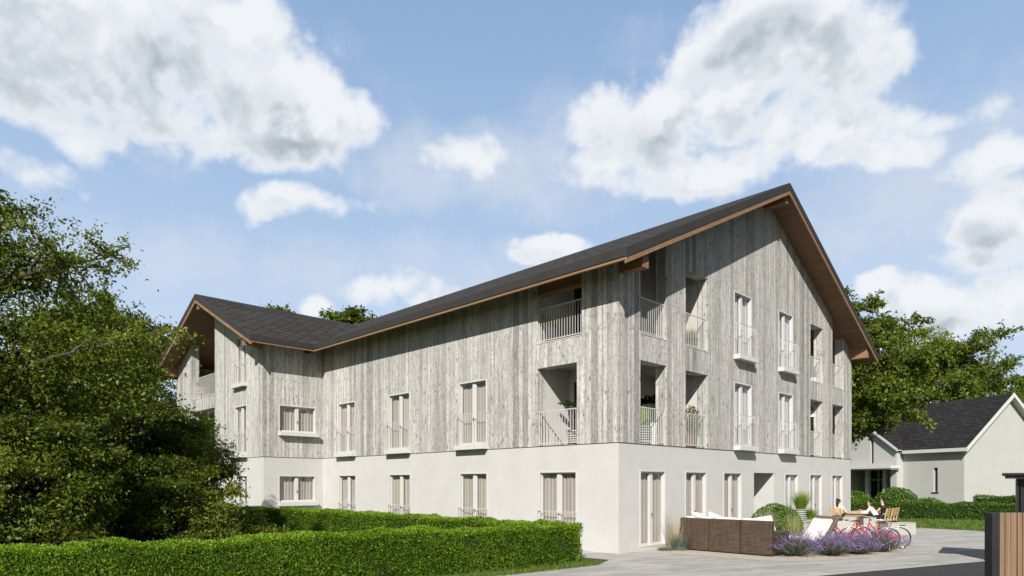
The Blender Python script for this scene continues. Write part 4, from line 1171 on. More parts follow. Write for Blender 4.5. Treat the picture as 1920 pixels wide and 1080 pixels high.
for (x, y), lb in (((15.42, -2.40), 'thin white seat cushion on the chair of the man in white'), ((16.05, -2.45), 'thin white seat cushion on the chair of the woman in black'), ((16.68, -2.40), 'thin white seat cushion on the empty chair at the far right of the table'), ((14.35, -.05), 'thin white seat cushion on the empty chair at the left')):
    cushion(lb, bl_(x, y, .475), BROT, (.42, .42, .06), (0, 0, 0), .2, 3, group='thin seat cushions on the wooden chairs')
def crate(label, x, y, rz, w, d, h):
    t = thing('storage_box', label, 'box', (x, y, .012), rz, 'pale storage boxes around the table')
    mb = MB(); mb.box(0, w, 0, .03, 0, h); mb.box(0, w, d-.03, d, 0, h); mb.box(0, .03, .03, d-.03, 0, h); mb.box(w-.03, w, .03, d-.03, 0, h); mb.box(.03, w-.03, .03, d-.03, 0, .03); mb.build('body', M['stonewhite'], t)
    mb = MB(); mb.box(-.012, w+.012, -.012, d+.012, h+.001, h+.035); mb.build('lid', M['stonewhite'], t, bevel=.006)
    mb = MB(); mb.box(w*.40, w*.62, -.006, -.001, h*.80, h*.88); mb.build('handle_slot', M['blackplastic'], t)
crate('pale storage box with a dark slot behind the lounge chair', 13.55, 27.2, R(-6), .72, .5, .60)
crate('pale storage box under the near end of the table', 14.72, 27.35, R(-4), .52, .5, .60)
crate('long low pale storage box at the right behind the bicycle wheels', 14.9, 25.85, R(3), 1.12, .5, .44)

# ------------------------------------------------------------------ red bicycles
def make_bike(label, loc, rz):
    """city bicycle heading local +x, rear axle above the origin"""
    t = thing('bicycle', label, 'bicycle', loc, rz, 'red bicycles parked behind the lavender')
    wr = .33; rz_ = .335; fx = 1.06
    def wheel(x):
        mb = MB()
        N = 40; ring = lambda r, y=0: [(x + r*math.cos(a), y, rz_ + r*math.sin(a)) for a in [2*math.pi*i/N for i in range(N)]]
        mb.tube(ring(wr-.008), .0135, 7, closed=True); wh = mb.build('wheel', M['rubber'], t, smooth=True)
        mb = MB(); mb.tube(ring(wr-.028), .009, 5, closed=True); mb.build('rim', M['chrome'], wh, smooth=True)
        mb = MB()
        for i in range(18):
            a = 2*math.pi*i/18; s = (-1)**i
            mb.tube([(x + .02*math.cos(a+s*.9), .03*s, rz_ + .02*math.sin(a+s*.9)), (x + (wr-.035)*math.cos(a), 0, rz_ + (wr-.035)*math.sin(a))], .0022, 3)
        mb.tube([(x, -.05, rz_), (x, .05, rz_)], .022, 8); mb.build('spokes', M['chrome'], wh)
    wheel(0); wheel(fx)
    bb = (.44, 0, .30); st = (.26, 0, .70); hd0 = (.88, 0, .66); hd1 = (.845, 0, .80)
    mb = MB()
    mb.tube([bb, st], .017, 8); mb.tube([(.845, 0, .79), (.60, 0, .45), bb], .019, 8); mb.tube([hd0, (.66, 0, .42), (.38, 0, .44)], .015, 8)
    mb.tube([(.895, 0, .61), hd1], .021, 8)
    for s in (-1, 1):
        mb.tube([(0, .055*s, rz_), (bb[0]-.03, .03*s, bb[2])], .011, 6); mb.tube([(0, .055*s, rz_), (.30, .025*s, .61)], .010, 6)
    mb.build('frame', M['red'], t, smooth=True)
    mb = MB()
    for s in (-1, 1): mb.tube([(.895, .045*s, .61), (.935, .05*s, .50), (fx, .055*s, rz_)], .012, 6)
    mb.tube([(.895, -.05, .61), (.895, .05, .61)], .014, 6); mb.build('fork', M['red'], t, smooth=True)
    for x, a0, a1 in ((0, 10, 195), (fx, 60, 205)):
        mb = MB(); n = 18
        for i in range(n):
            p = []
            for k in (i, i+1):
                a = R(a0 + (a1-a0)*k/n); r = wr + .028
                p.append([(x + (r-abs(y)*.25)*math.cos(a), y, rz_ + (r-abs(y)*.25)*math.sin(a)) for y in (-.032, 0, .032)])
            for j in range(2): mb.face([p[0][j], p[1][j], p[1][j+1], p[0][j+1]])
        o = mb.build('mudguard', M['fender'], t)
        sm = o.modifiers.new('thick', 'SOLIDIFY'); sm.thickness = .006
    mb = MB(); mb.tube([(.25, 0, .68), (.215, 0, .80)], .012, 6); mb.build('seat_post', M['chrome'], t)
    mb = MB()
    pr = [(-.13, .085, .03), (-.08, .095, .045), (.0, .06, .03), (.08, .028, .02), (.15, .02, .01)]
    for (x0, w0, h0), (x1, w1, h1) in zip(pr, pr[1:]):
        A = [(.21+x0, -w0, .815), (.21+x0, -w0*.6, .83+h0), (.21+x0, w0*.6, .83+h0), (.21+x0, w0, .815)]; B = [(.21+x1, -w1, .815), (.21+x1, -w1*.6, .83+h1), (.21+x1, w1*.6, .83+h1), (.21+x1, w1, .815)]
        for k in range(4): mb.face([A[k], B[k], B[(k+1) % 4], A[(k+1) % 4]])
    mb.build('saddle', M['blackplastic'], t, bevel=.004)
    mb = MB(); mb.tube([(.845, 0, .80), (.825, 0, .93)], .013, 6)
    mb.tube([(.64, -.27, .985), (.74, -.26, .985), (.82, -.17, .965), (.84, 0, .94), (.82, .17, .965), (.74, .26, .985), (.64, .27, .985)], .011, 6); hb = mb.build('handlebar', M['chrome'], t, smooth=True)
    for s in (-1, 1):
        mb = MB(); mb.tube([(.60, .271*s, .985), (.72, .262*s, .985)], .017, 7); mb.build('grip', M['blackplastic'], hb)
    mb = MB(); mb.tube([(bb[0], -.06, bb[2]), (bb[0], .06, bb[2])], .02, 7)
    mb.lathe([(.001, .045), (.085, .045), (.085, .05), (.001, .05)], 20, c=bb, axis='y')
    mb.tube([(bb[0], .07, bb[2]), (bb[0]+.12, .075, bb[2]-.12)], .009, 5); mb.tube([(bb[0], -.07, bb[2]), (bb[0]-.12, -.075, bb[2]+.12)], .009, 5); mb.build('crank', M['chrome'], t)
    for s in (1, -1):
        mb = MB(); mb.box(bb[0]+s*.12-.045, bb[0]+s*.12+.045, s*.08 if s > 0 else -.17, .17 if s > 0 else -.08, bb[2]-s*.12-.012, bb[2]-s*.12+.012); mb.build('pedal', M['blackplastic'], t)
    mb = MB(); mb.prism([(-.03, .36), (.44, .39), (.53, .33), (.53, .27), (.44, .22), (-.03, .31)], 'y', .056, .066); mb.build('chain_guard', M['red'], t, bevel=.004)
    mb = MB(); mb.tube([(.30, -.06, .26), (.18, -.16, .0)], .009, 5); mb.build('kickstand', M['chrome'], t)
    return t
bk0 = make_bike('nearest red bicycle, mostly hidden behind the lavender bushes', (11.12, 20.75, .012), R(168))
for lb, x, y, rz in (('middle red bicycle whose rear wheel stands free of the lavender', 11.55, 20.05, R(163)), ('farthest red bicycle with the rightmost rear wheel', 12.10, 20.42, R(164))):
    c_ = copy_tree(bk0); c_.location = (x, y, .012); c_.rotation_euler = (0, 0, rz); c_['label'] = lb

# ------------------------------------------------------------------ people at the table
def skin(name, nodes, edges, root_ix, mat, parent, sub=2):
    bm = bmesh.new(); lay = bm.verts.layers.skin.verify()
    vs = []
    for i, (p, r) in enumerate(nodes):
        v = bm.verts.new(p); v[lay].radius = (r, r) if not hasattr(r, '__len__') else r
        vs.append(v)
    for v in vs: v[lay].use_root = False
    vs[root_ix][lay].use_root = True
    for a, b in edges: bm.edges.new((vs[a], vs[b]))
    me = bpy.data.meshes.new(name); bm.to_mesh(me); bm.free()
    o = bpy.data.objects.new(name, me); COL.objects.link(o)
    m = o.modifiers.new('skin', 'SKIN'); m.use_smooth_shade = True
    s = o.modifiers.new('sub', 'SUBSURF'); s.levels = sub; s.render_levels = sub
    dg = bpy.context.evaluated_depsgraph_get(); dg.update()
    ev = bpy.data.meshes.new_from_object(o.evaluated_get(dg))
    o.modifiers.clear(); o.data = ev
    ev.materials.clear(); ev.materials.append(mat); ev.polygons.foreach_set('use_smooth', [True]*len(ev.polygons))
    o.parent = parent
    return o
def person(label, loc, rz, lean, look, hands, hair, shirt, long_hair, sleeve=True):
    """seated figure facing local +x, the seat point at the origin; hands: (left, right) wrist positions"""
    root = thing('person', label, 'person', loc, rz)
    V = Vector
    pel = V((0, 0, .10)); up = V((math.sin(lean), 0, math.cos(lean)))
    chest = pel + up*.34; neck = pel + up*.50
    sp = pel + up*.16
    hd = neck + V((math.sin(lean*.35), 0, math.cos(lean*.35)))*.075
    cyw, syw = math.cos(look), math.sin(look)
    hfw = V((cyw, syw, 0))
    nodes = []; edges = []
    def N(p, r): nodes.append((tuple(p), r)); return len(nodes)-1
    def E(a, b): edges.append((a, b))
    i_p = N(pel, (.15, .115)); i_s = N(sp, (.135, .105)); i_c = N(chest, (.155, .11)); i_n0 = N(neck - up*.02, (.075, .06)); i_n = N(neck + up*.04, .052)
    i_h0 = N(hd + hfw*.012 + V((0, 0, .03)), (.062, .070)); i_h1 = N(hd + hfw*.01 + V((0, 0, .095)), (.075, .090)); i_h2 = N(hd + V((0, 0, .16)), (.066, .080)); i_h3 = N(hd - hfw*.01 + V((0, 0, .195)), .045)
    for a, b in ((i_p, i_s), (i_s, i_c), (i_c, i_n0), (i_n0, i_n), (i_n, i_h0), (i_h0, i_h1), (i_h1, i_h2), (i_h2, i_h3)): E(a, b)
    arms = []; legs = []
    for s, hp in ((1, hands[0]), (-1, hands[1])):
        sh = neck - up*.055 + V((0, s*.17, 0)); hp = V(hp)
        mid = (sh+hp)/2; dl = (hp-sh).length; bend = math.sqrt(max(.0, .29**2 - (dl/2)**2)) if dl < .58 else .02
        el = mid + (V((-.25, s*.55, -.8))).normalized()*bend
        a = N(sh, .052); b = N(el, .040); c = N(hp, .026); E(i_c, a); E(a, b); E(b, c)
        fd = (hp-el).normalized(); pm_ = hp + fd*.05; p_ = N(pm_, (.034, .020)); E(c, p_)
        sd = V((0, 0, 1)).cross(fd).normalized() if abs(fd.z) < .9 else V((0, 1, 0))
        for k, (off, ln) in enumerate(((-.030, .062), (-.010, .074), (.010, .070), (.030, .055))):
            f1 = N(pm_ + fd*.038 + sd*off, .0088); f2 = N(pm_ + fd*(.038+ln*.6) + sd*off*1.15 + V((0, 0, -.008)), .008); f3 = N(pm_ + fd*(.038+ln) + sd*off*1.15 + V((0, 0, -.024)), .007)
            E(p_, f1); E(f1, f2); E(f2, f3)
        th1 = N(pm_ + sd*(-s)*.036 + fd*.005, .010); th2 = N(pm_ + sd*(-s)*.055 + fd*.035, .0085); E(p_, th1); E(th1, th2)
        arms.append((sh, el, hp))
        hip = pel + V((.03, s*.095, -.02)); kn = V((.43, s*.12, .06)); an = V((.40, s*.12, -.33)); ft = V((.56, s*.125, -.40))
        a = N(hip, .088); b = N(kn, .060); c = N(an, .040); d = N(ft, .034); E(i_p, a); E(a, b); E(b, c); E(c, d); legs.append((hip, kn, an, ft))
    body = skin('body', nodes, edges, i_p, M['skin'], root)
    # clothes follow the body a centimetre outside it
    nd = [(tuple(pel+V((0, 0, -.01))), (.165, .13)), (tuple(sp), (.150, .12)), (tuple(chest), (.168, .124)), (tuple(neck - up*.03), (.088, .072))]; ed = [(0, 1), (1, 2), (2, 3)]
    for sh, el, hp in arms:
        k = len(nd); q = hp if sleeve else sh.lerp(el, .45)
        nd += [(tuple(sh), .064), (tuple(el if sleeve else sh.lerp(el, .25)), .053), (tuple(el.lerp(hp, .8) if sleeve else q), .038 if sleeve else .054)]; ed += [(2, k), (k, k+1), (k+1, k+2)]
    skin('top', nd, ed, 0, M[shirt], root)
    nd = [(tuple(pel), (.165, .13))]; ed = []
    for hip, kn, an, ft in legs:
        k = len(nd); nd += [(tuple(hip), .10), (tuple(kn), .072), (tuple(an + V((0, 0, .05))), .052)]; ed += [(0, k), (k, k+1), (k+1, k+2)]
    skin('trousers', nd, ed, 0, M['denim'], root)
    for hip, kn, an, ft in legs:
        mb = MB(); mb.obox(an*.45 + ft*.55 + V((0, 0, -.035)), (.125, .01, -.02), (0, .045, 0), (.004, 0, .035)); mb.build('shoe', M['blackplastic'], root, bevel=.02, smooth=True)
    # hair, ears, eyes, nose and mouth
    hc = hd + V((0, 0, .115)); sdv = V((-syw, cyw, 0))
    nd = [(tuple(hc - hfw*.045 + V((0, 0, .0))), (.082, .078)), (tuple(hc - hfw*.018 + V((0, 0, .062))), (.083, .082)), (tuple(hc + hfw*.035 + V((0, 0, .085))), (.058, .045))]; ed = [(0, 1), (1, 2)]
    if long_hair:
        nd += [(tuple(hc - hfw*.075 + V((0, 0, -.09))), (.060, .050)), (tuple(hc - hfw*.085 + V((0, 0, -.20))), (.050, .038)), (tuple(hc - hfw*.07 + V((0, 0, -.29))), (.026, .02))]; ed += [(0, 3), (3, 4), (4, 5)]
    else:
        nd += [(tuple(hc - hfw*.065 + V((0, 0, -.055))), (.058, .04))]; ed += [(0, 3)]
    skin('hair', nd, ed, 0, M[hair], root)
    for s in (1, -1):
        mb = MB(); mb.lathe([(.001, .012), (.008, .010), (.012, 0), (.008, -.010), (.001, -.012)], 8, c=tuple(hc + hfw*.083 + sdv*s*.031 + V((0, 0, -.018)))); mb.build('eye', M['eye'], root, smooth=True)
        mb = MB(); mb.lathe([(.001, .028), (.012, .018), (.014, 0), (.010, -.02), (.001, -.028)], 8, c=tuple(hc + hfw*.0 + sdv*s*.079 + V((0, 0, -.03)))); mb.build('ear', M['skin'], root, smooth=True)
    mb = MB(); b0 = hc + hfw*.086
    mb.face([b0 + V((0, 0, -.005)), b0 + sdv*.014 + V((0, 0, -.045)), b0 + hfw*.024 + V((0, 0, -.042))]); mb.face([b0 + V((0, 0, -.005)), b0 + hfw*.024 + V((0, 0, -.042)), b0 - sdv*.014 + V((0, 0, -.045))]); mb.face([b0 + sdv*.014 + V((0, 0, -.045)), b0 - sdv*.014 + V((0, 0, -.045)), b0 + hfw*.024 + V((0, 0, -.042))])
    mb.build('nose', M['skin'], root, smooth=True)
    mb = MB(); q = hc + hfw*.076 + V((0, 0, -.075)); mb.obox(q, sdv*.022, hfw*.006, (0, 0, .006)); mb.build('mouth', M['lip'], root, bevel=.003)
    return root
person('woman with long brown hair in a cream blouse sitting at the near table end', bl_(14.56, -1.00, .475), BROT+R(-6), .12, R(-18), ((.50, .14, .33), (.46, -.10, .36)), 'hair', 'shirt_cream', True)
person('man with short dark hair in a white shirt leaning far over the table', bl_(15.42, -2.30, .505), BROT+R(96), .60, R(18), ((.66, .17, .32), (.60, -.05, .36)), 'hairblack', 'shirt_white', False)
person('woman with black hair in a sleeveless black top on the middle chair at the right', bl_(16.05, -2.38, .505), BROT+R(98), .10, R(16), ((.50, .14, .30), (.48, -.16, .31)), 'hairblack', 'shirt_black', True, False)

# ------------------------------------------------------------------ small white house
HX, HY, HROT = 34.6, 50.0, math.atan2(.384, .923)
house = thing('white_house', 'small white house with steep dark shingle roof and gabled porch behind the lawn hedge', 'house', (HX, HY, 0), HROT)
HW, HL, HE, HR = 10.4, 17.0, 4.72, 9.12
hs = (HR-HE)/(HW/2+.45)
hz = lambda x: HE + hs*(min(x, HW-x)+.45)
hzs = lambda x: hz(x) - .16
PY0, PY1, PX = 5.0, 10.2, -.75; PR = 7.6; pe = 4.88
ps = (7.02-pe)/(PR-PY0+.25); pz = lambda y: pe + ps*(min(y, 2*PR-y)-PY0+.25); pzs = lambda y: pz(y)-.14
mb = MB()
wall(mb, 'x', 0, 0, HW, 0, hzs, [], 0, brk=(HW/2,))
wall(mb, 'y', 0, 0, PY0, 0, hzs(0), [(2.05, 2.40, 1.35, 3.28)], .3)
wall(mb, 'y', 0, PY1, HL, 0, hzs(0), [], 0)
wall(mb, 'y', PX, PY0, PY1, 0, pzs, [(PY0+.55, PY1-.35, 0, 3.25), (7.15, 7.47, 3.75, 6.15), (9.4, 9.62, 3.75, 5.0)], .35, brk=(PR,))
wall(mb, 'x', PY0, PX, 2.6, 0, pzs(PY0), [], 0); wall(mb, 'x', PY1, PX, 2.6, 0, pzs(PY1), [], 0)
wall(mb, 'x', HL, 0, HW, 0, hzs, [], 0, brk=(HW/2,)); wall(mb, 'y', HW, 0, HL, 0, hzs(0), [], 0)
mb.build('wall', M['h_wall'], house)
mb = MB(); mb.box(.28, .33, 2.0, 2.45, 1.3, 3.3); mb.build('slot_window', M['door_dark'], house)
mb = MB(); mb.box(-.07, .1, 1.95, 2.5, 1.27, 1.34); mb.build('sill', M['metal'], house)
for y0, y1, z1 in ((7.1, 7.5, 6.2), (9.35, 9.7, 5.05)):
    mb = MB(); mb.box(PX+.33, PX+.37, y0, y1, 3.7, z1); mb.build('slot_window', M['door_dark'], house)
# porch: flat canopy, columns and dark glazing
mb = MB(); mb.box(PX-1.15, PX-.003, PY0-.35, PY1+.3, 3.27, 3.50); mb.box(PX-1.05, PX-.003, PY0-.25, PY1+.2, 3.17, 3.269)
mb.build('canopy', M['h_trim'], house, bevel=.01)
for y in (6.7, 8.4):
    mb = MB(); mb.box(PX+.72, PX+1.04, y-.16, y+.16, .0, 3.168); mb.box(PX+.68, PX+1.08, y-.2, y+.2, 0, .12)
    mb.build('column', M['h_trim'], house, bevel=.012)
mb = MB(); mb.box(2.05, 2.1, PY0+.35, PY1-.2, 0, 3.3); mb.build('porch_glazing', M['door_dark'], house)
mb = MB()
for y in (5.5, 6.6, 7.7, 8.8, 9.9): mb.box(1.94, 2.045, y-.06, y+.06, 0, 3.24)
mb.box(1.95, 2.04, 5.4, 10.0, 2.3, 2.4)
mb.build('glazing_frame', M['h_trim'], house)
mb = MB()
for y in (PY0+.55, PY1-.35): mb.face([(PX+.35, y, 0), (2.1, y, 0), (2.1, y, 3.25), (PX+.35, y, 3.25)])
mb.face([(PX+.35, PY0+.5, 3.25), (2.1, PY0+.5, 3.25), (2.1, PY1-.3, 3.25), (PX+.35, PY1-.3, 3.25)]); mb.build('porch_lining', M['h_wall'], house)
# roofs
hc = math.sqrt(1+hs*hs); mb = MB()
for x0, x1 in ((-.45, HW/2), (HW+.45, HW/2)):
    mb.face([(x0, -.5, hz(x0)), (x1, -.5, hz(x1)), (x1, HL+.5, hz(x1)), (x0, HL+.5, hz(x0))], 0, [(0, abs(x0-HW/2)*hc), (0, 0), (HL+1, 0), (HL+1, abs(x0-HW/2)*hc)])
hroof = mb.build('roof', M['h_shingle'], house)
mb = MB()
for x0, x1 in ((-.45, HW/2), (HW+.45, HW/2)):
    mb.face([(x0, -.5, hz(x0)-.16), (x1, -.5, hz(x1)-.16), (x1, HL+.5, hz(x1)-.16), (x0, HL+.5, hz(x0)-.16)])
mb.build('soffit', M['h_trim'], hroof)
for a, b in ((-.5, PY0-.3), (PY1+.3, HL+.5)):
    mb = MB(); mb.box(-.50, -.45, a, b, HE-.24, HE+.03); mb.build('gutter_board', M['h_trim'], hroof)
for x0 in (-.50, HW+.50):
    mb = MB(); z0 = HE + .0
    mb.prism([(x0, z0-.30), (HW/2, HR-.27), (HW/2, HR+.05), (x0, z0+.02)], 'y', -.56, -.50); mb.build('barge_board', M['h_trim'], hroof)
pc = math.sqrt(1+ps*ps); mb = MB(); xr = lambda y: (pz(y)-HE)/hs - .45
for y0 in (PY0-.25, 2*PR-PY0+.25):
    mb.face([(PX-.3, y0, pz(y0)+.01), (xr(y0)+.1, y0, pz(y0)+.01), (xr(PR)+.1, PR, pz(PR)+.01), (PX-.3, PR, pz(PR)+.01)], 0, [(0, 3.2*pc), (1, 3.2*pc), (4, 0), (0, 0)])
proof = mb.build('roof', M['h_shingle'], house)
mb = MB()
for y0 in (PY0-.25, 2*PR-PY0+.25):
    mb.face([(PX-.3, y0, pz(y0)-.13), (xr(y0)+.1, y0, pz(y0)-.13), (xr(PR)+.1, PR, pz(PR)-.13), (PX-.3, PR, pz(PR)-.13)])
mb.build('soffit', M['h_trim'], proof)
for y0 in (PY0-.3, 2*PR-PY0+.3):
    mb = MB(); mb.prism([(y0, pe-.20), (PR, 7.02-.17), (PR, 7.02+.06), (y0, pe+.02)], 'x', PX-.36, PX-.30); mb.build('barge_board', M['h_trim'], proof)

# ------------------------------------------------------------------ black shelter and gate wall at the right
sh = thing('black_shelter', 'black flat roofed shelter with overhanging lid behind the wooden gate', 'shelter', (12.35, 16.0, 0), R(-37))
mb = MB(); mb.box(-.0, .05, .0, 1.6, 0, 2.16); mb.box(2.2, 2.25, 0, 1.6, 0, 2.16); mb.box(.05, 2.2, 1.55, 1.6, 0, 2.16); mb.box(.05, 2.2, .10, .14, 0, 2.16)
mb.build('side_panel', M['black_wall'], sh, bevel=.006)
for i in range(2):
    mb = MB(); mb.box(.08+i*1.06, 1.11+i*1.06, .045, .095, .06, 2.1); d = mb.build('door', M['black_wall'], sh, bevel=.008)
    mb = MB(); mb.box(.98+i*.24, 1.01+i*.24, .02, .044, .95, 1.2); mb.build('handle', M['chrome'], d)
mb = MB(); mb.box(-.28, 2.5, -.3, 1.8, 2.24, 2.30); mb.box(-.22, 2.44, -.24, 1.74, 2.17, 2.238); mb.build('flat_roof', M['black_wall'], sh, bevel=.006)
gt = thing('wooden_gate', 'brown vertical board gate with black end post at the right edge', 'gate', (5.86, 8.0, 0), R(2))
mb = MB(); mb.box(0, .095, -.03, .10, 0, 1.685); mb.build('post', M['post_black'], gt, bevel=.006)
mb = MB(); x = .098; rr = random.Random(3)
while x < 3.0:
    w = .058 + rr.random()*.014; dd = rr.random()*.006
    mb.box(x, x+w, -.018-dd, .012, .05, 1.69); x += w + .011
mb.build('board_panel', M['gate_wood'], gt)
mb = MB(); mb.box(.098, 3.0, .014, .06, .25, .33); mb.box(.098, 3.0, .014, .06, 1.35, 1.43); mb.box(.098, 3.0, .062, .07, .05, 1.66); mb.build('rail', M['post_black'], gt)

# ------------------------------------------------------------------ sky, sun and camera
w = bpy.data.worlds.new('World'); SC.world = w; w.use_nodes = True
t = NT(w)
SUN_EL, SUN_AZ = math.atan2(.85, 1.232), math.atan2(-.208, -1.2146)
sky = t.n('ShaderNodeTexSky', sky_type='NISHITA'); sky.sun_disc = False; sky.sun_elevation = SUN_EL; sky.sun_rotation = SUN_AZ % (2*math.pi)
sky.air_density = 1.0; sky.dust_density = 1.2; sky.ozone_density = 1.6; sky.altitude = 200
tc = t.n('ShaderNodeTexCoord').outputs['Generated']
sp = t.n('ShaderNodeSeparateXYZ'); t.l(tc, sp.inputs[0])
az = t.math('ARCTAN2', sp.outputs[0], sp.outputs[1]); el = t.math('ARCSINE', sp.outputs[2])
cmb = t.n('ShaderNodeCombineXYZ'); t.l(az, cmb.inputs[0]); t.l(el, cmb.inputs[1]); ae = cmb.outputs[0]
# billowing detail that breaks the outlines of the cloud banks
wv = t.n('ShaderNodeTexNoise'); wv.inputs['Scale'].default_value = 5.0; wv.inputs['Detail'].default_value = 5; t.l(tc, wv.inputs['Vector'])
warp = t.vm('MULTIPLY', t.vm('SUBTRACT', wv.outputs['Color'], (.5, .5, .5)), (.16, .12, 0))
aew = t.vm('ADD', ae, warp)
# cloud banks: azimuth, elevation, half widths (radians), weight
CL = {'thick': [(-0.567, 0.522, 0.192, 0.078, 1.3), (-0.415, 0.547, 0.136, 0.082, 1.2), (-0.33, 0.505, 0.127, 0.077, 1.3), (-0.525, 0.468, 0.159, 0.051, 1), (-0.601, 0.422, 0.083, 0.028, 0.7), (-0.381, 0.446, 0.133, 0.037, 1), (-0.316, 0.381, 0.088, 0.028, 1.1), (-0.359, 0.369, 0.043, 0.02, 0.7), (-0.59, 0.364, 0.042, 0.014, 0.25), (0.373, 0.571, 0.148, 0.065, 1.4), (0.323, 0.518, 0.146, 0.056, 1.3), (0.232, 0.499, 0.1, 0.055, 1.1), (0.217, 0.45, 0.093, 0.036, 0.9), (0.481, 0.549, 0.077, 0.047, 0.9), (0.359, 0.44, 0.234, 0.025, 0.8), (0.513, 0.416, 0.081, 0.019, 0.7), (0.628, 0.381, 0.048, 0.023, 0.5), (0.429, 0.511, 0.115, 0.062, 1.1), (0.373, 0.475, 0.106, 0.042, 1.2), (-0.494, 0.487, 0.076, 0.039, 1.2), (0.271, 0.425, 0.158, 0.029, 0.8), (0.519, 0.514, 0.043, 0.048, 0.7), (-0.649, 0.472, 0.062, 0.062, 0.9), (-0.634, 0.427, 0.064, 0.027, 0.9), (0.639, 0.302, 0.063, 0.051, 1.2), (0.628, 0.268, 0.07, 0.028, 1.0), (0.561, 0.215, 0.076, 0.043, 1.2), (0.507, 0.242, 0.044, 0.03, 1.0), (0.655, 0.22, 0.057, 0.043, 0.9), (0.065, 0.334, 0.065, 0.02, 1.0), (0.033, 0.32, 0.049, 0.016, 0.9), (-0.146, 0.272, 0.088, 0.034, 0.9), (-0.209, 0.27, 0.047, 0.028, 0.9), (-0.114, 0.285, 0.032, 0.013, 0.7), (-0.278, 0.251, 0.03, 0.013, 0.7), (-0.073, 0.452, 0.057, 0.025, 0.45)], 'thin': [(0.0, 0.433, 0.33, 0.061, 0.9), (0.543, 0.352, 0.18, 0.123, 0.9), (-0.13, 0.303, 0.311, 0.052, 0.8), (0.193, 0.596, 0.047, 0.038, 0.5), (-0.494, 0.514, 0.265, 0.109, 0.8), (0.271, 0.47, 0.224, 0.075, 0.8), (-0.494, 0.304, 0.189, 0.039, 0.3)], 'grey': [(-0.442, 0.503, 0.113, 0.045, 1), (-0.555, 0.444, 0.13, 0.034, 0.9), (-0.316, 0.446, 0.096, 0.022, 1), (-0.316, 0.364, 0.081, 0.014, 0.8), (0.359, 0.563, 0.079, 0.027, 0.9), (0.193, 0.484, 0.071, 0.031, 0.6), (0.442, 0.526, 0.04, 0.028, 0.5), (0.628, 0.293, 0.053, 0.03, 1), (0.634, 0.255, 0.058, 0.022, 1), (0.033, 0.316, 0.049, 0.015, 0.7), (-0.138, 0.25, 0.072, 0.023, 0.7), (0.573, 0.194, 0.052, 0.02, 0.5)]}
def bank(items, v):
    acc = None
    for a, e, ra, re, wt in items:
        q = t.vm('MULTIPLY_ADD', v, (1/ra, 1/re, 0), (-a/ra, -e/re, 0))
        d = t.math('MULTIPLY_ADD', t.vm('DOT_PRODUCT', q, q), -wt, wt)
        if acc is None: acc = d
        else: acc = t.math('SMOOTH_MAX', acc, d, .25)
    return acc
def density(items, v, tv, k, puff=0.0):
    n1 = t.noise(tv, 12.0, 11, .60, .15); n2 = t.noise(tv, 3.4, 7, .58, .2)
    n = t.math('SUBTRACT', t.math('ADD', t.math('MULTIPLY', n1, .7), t.math('MULTIPLY', n2, .5)), .60)
    d = t.math('ADD', t.math('MAXIMUM', bank(items, v), -1.2), t.math('MULTIPLY', n, k))
    if puff:                                            # cauliflower billows
        vo = t.n('ShaderNodeTexVoronoi', feature='F1'); vo.normalize = False
        vo.inputs['Scale'].default_value = 15.0; vo.inputs['Detail'].default_value = 2; vo.inputs['Roughness'].default_value = .55
        nz = t.n('ShaderNodeTexNoise'); nz.inputs['Scale'].default_value = 9; nz.inputs['Detail'].default_value = 3; t.l(tv, nz.inputs['Vector'])
        t.l(t.vm('ADD', tv, t.vm('MULTIPLY', t.vm('SUBTRACT', nz.outputs['Color'], (.5, .5, .5)), (.07, .07, .07))), vo.inputs['Vector'])
        d = t.math('ADD', d, t.math('MULTIPLY', t.math('SUBTRACT', .70, vo.outputs['Distance']), puff))
    return d
def step(x, lo, hi, kind='SMOOTHSTEP'):
    mr = t.n('ShaderNodeMapRange', interpolation_type=kind); t.l(x, mr.inputs[0]); mr.inputs[1].default_value = lo; mr.inputs[2].default_value = hi
    return mr.outputs[0]
sT = density(CL['thick'], aew, tc, 4.0, .75)
# the same cloud field a little higher up: tops catch the sun, bases stay grey
sU = density(CL['thick'], t.vm('ADD', aew, (-.012, .030, 0)), t.vm('ADD', tc, (-.012, 0, .028)), 4.0, .75)
thick = step(sT, -.38, .62)
thin = step(density(CL['thin'], aew, tc, 4.5), -.5, 1.5)
lit = step(t.math('SUBTRACT', sT, sU), -.42, .40)
core = step(sT, .15, 1.3)
greyb = step(t.math('ADD', bank(CL['grey'], aew), t.math('MULTIPLY', t.math('SUBTRACT', t.noise(tc, 6.5, 7, .6, .3), .5), 2.2)), -.5, 1.1)
shade = t.math('MULTIPLY', core, t.math('ADD', t.math('MULTIPLY', t.math('SUBTRACT', 1.0, lit), .62), t.math('MULTIPLY', greyb, .50)), clamp=True)
cc = t.ramp(shade, [(0, (.87, .90, .935)), (.35, (.66, .715, .77)), (1, (.40, .46, .525))])
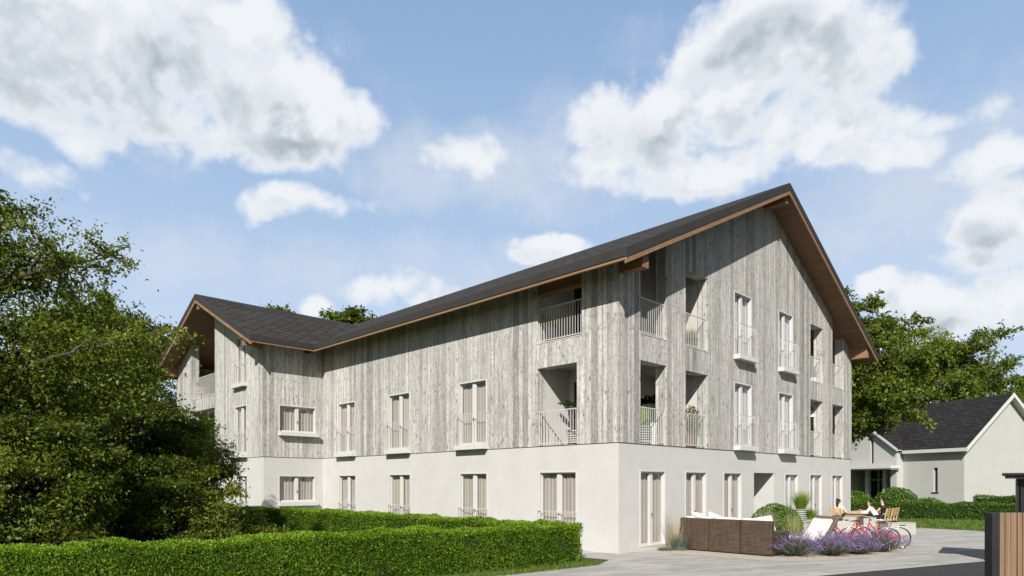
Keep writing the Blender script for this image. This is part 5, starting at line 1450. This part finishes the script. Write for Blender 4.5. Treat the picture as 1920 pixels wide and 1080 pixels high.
# the clear sky, paler towards the horizon as the thin veil of a summer day
skc = t.mix(1.0, sky.outputs[0], (.066, .066, .066), 'MULTIPLY')
front = t.n('ShaderNodeMapRange', interpolation_type='SMOOTHSTEP'); t.l(sp.outputs[1], front.inputs[0]); front.inputs[1].default_value = .22; front.inputs[2].default_value = .60; front = front.outputs[0]   # unseen sky behind the camera left clear, for less fill on the facades
veil = t.ramp(el, [(.0, (.95, .95, .95)), (.30, (.88, .88, .88)), (.62, (.78, .78, .78))])
veil = t.math('MULTIPLY', veil, front)
skc = t.mix(veil, skc, t.ramp(el, [(0, (.68, .79, .95)), (.22, (.60, .735, .94)), (.40, (.45, .62, .88)), (.70, (.31, .49, .80))]))
skc = t.mix(t.math('MULTIPLY', t.math('MULTIPLY', thin, .6), front), skc, (.72, .77, .85))
skc = t.mix(t.math('MULTIPLY', thick, front), skc, cc)
bg = t.n('ShaderNodeBackground'); t.l(skc, bg.inputs[0]); bg.inputs[1].default_value = .757
t.l(bg.outputs[0], t.n('ShaderNodeOutputWorld').inputs[0])

w.cycles.sampling_method = 'MANUAL'; w.cycles.sample_map_resolution = 512
sd = bpy.data.lights.new('sun', 'SUN'); sd.energy = 5.0; sd.angle = R(.5); sd.color = (1.0, .955, .89)
so = bpy.data.objects.new('sun', sd); COL.objects.link(so)
so.rotation_euler = Vector((.208, 1.2146, -.85)).to_track_quat('-Z', 'Y').to_euler(); so.location = (-10, -20, 30)

cd = bpy.data.cameras.new('camera'); cam = bpy.data.objects.new('camera', cd); COL.objects.link(cam)
cam.location = (0, 0, 2.05); cam.rotation_euler = (R(90), 0, 0)
cd.sensor_width = 36; cd.lens = 36*1225/1920; cd.shift_y = 366/1920; cd.clip_end = 2000; cd.clip_start = .1
SC.camera = cam
SC.view_settings.view_transform = 'Standard'; SC.view_settings.look = 'None'; SC.view_settings.exposure = 0.4; SC.view_settings.gamma = 1.0
SC.cycles.max_bounces = 7; SC.cycles.transparent_max_bounces = 12; SC.cycles.caustics_reflective = False; SC.cycles.caustics_refractive = False
SC.cycles.use_denoising = True
SC.cycles.sample_clamp_indirect = 8.0
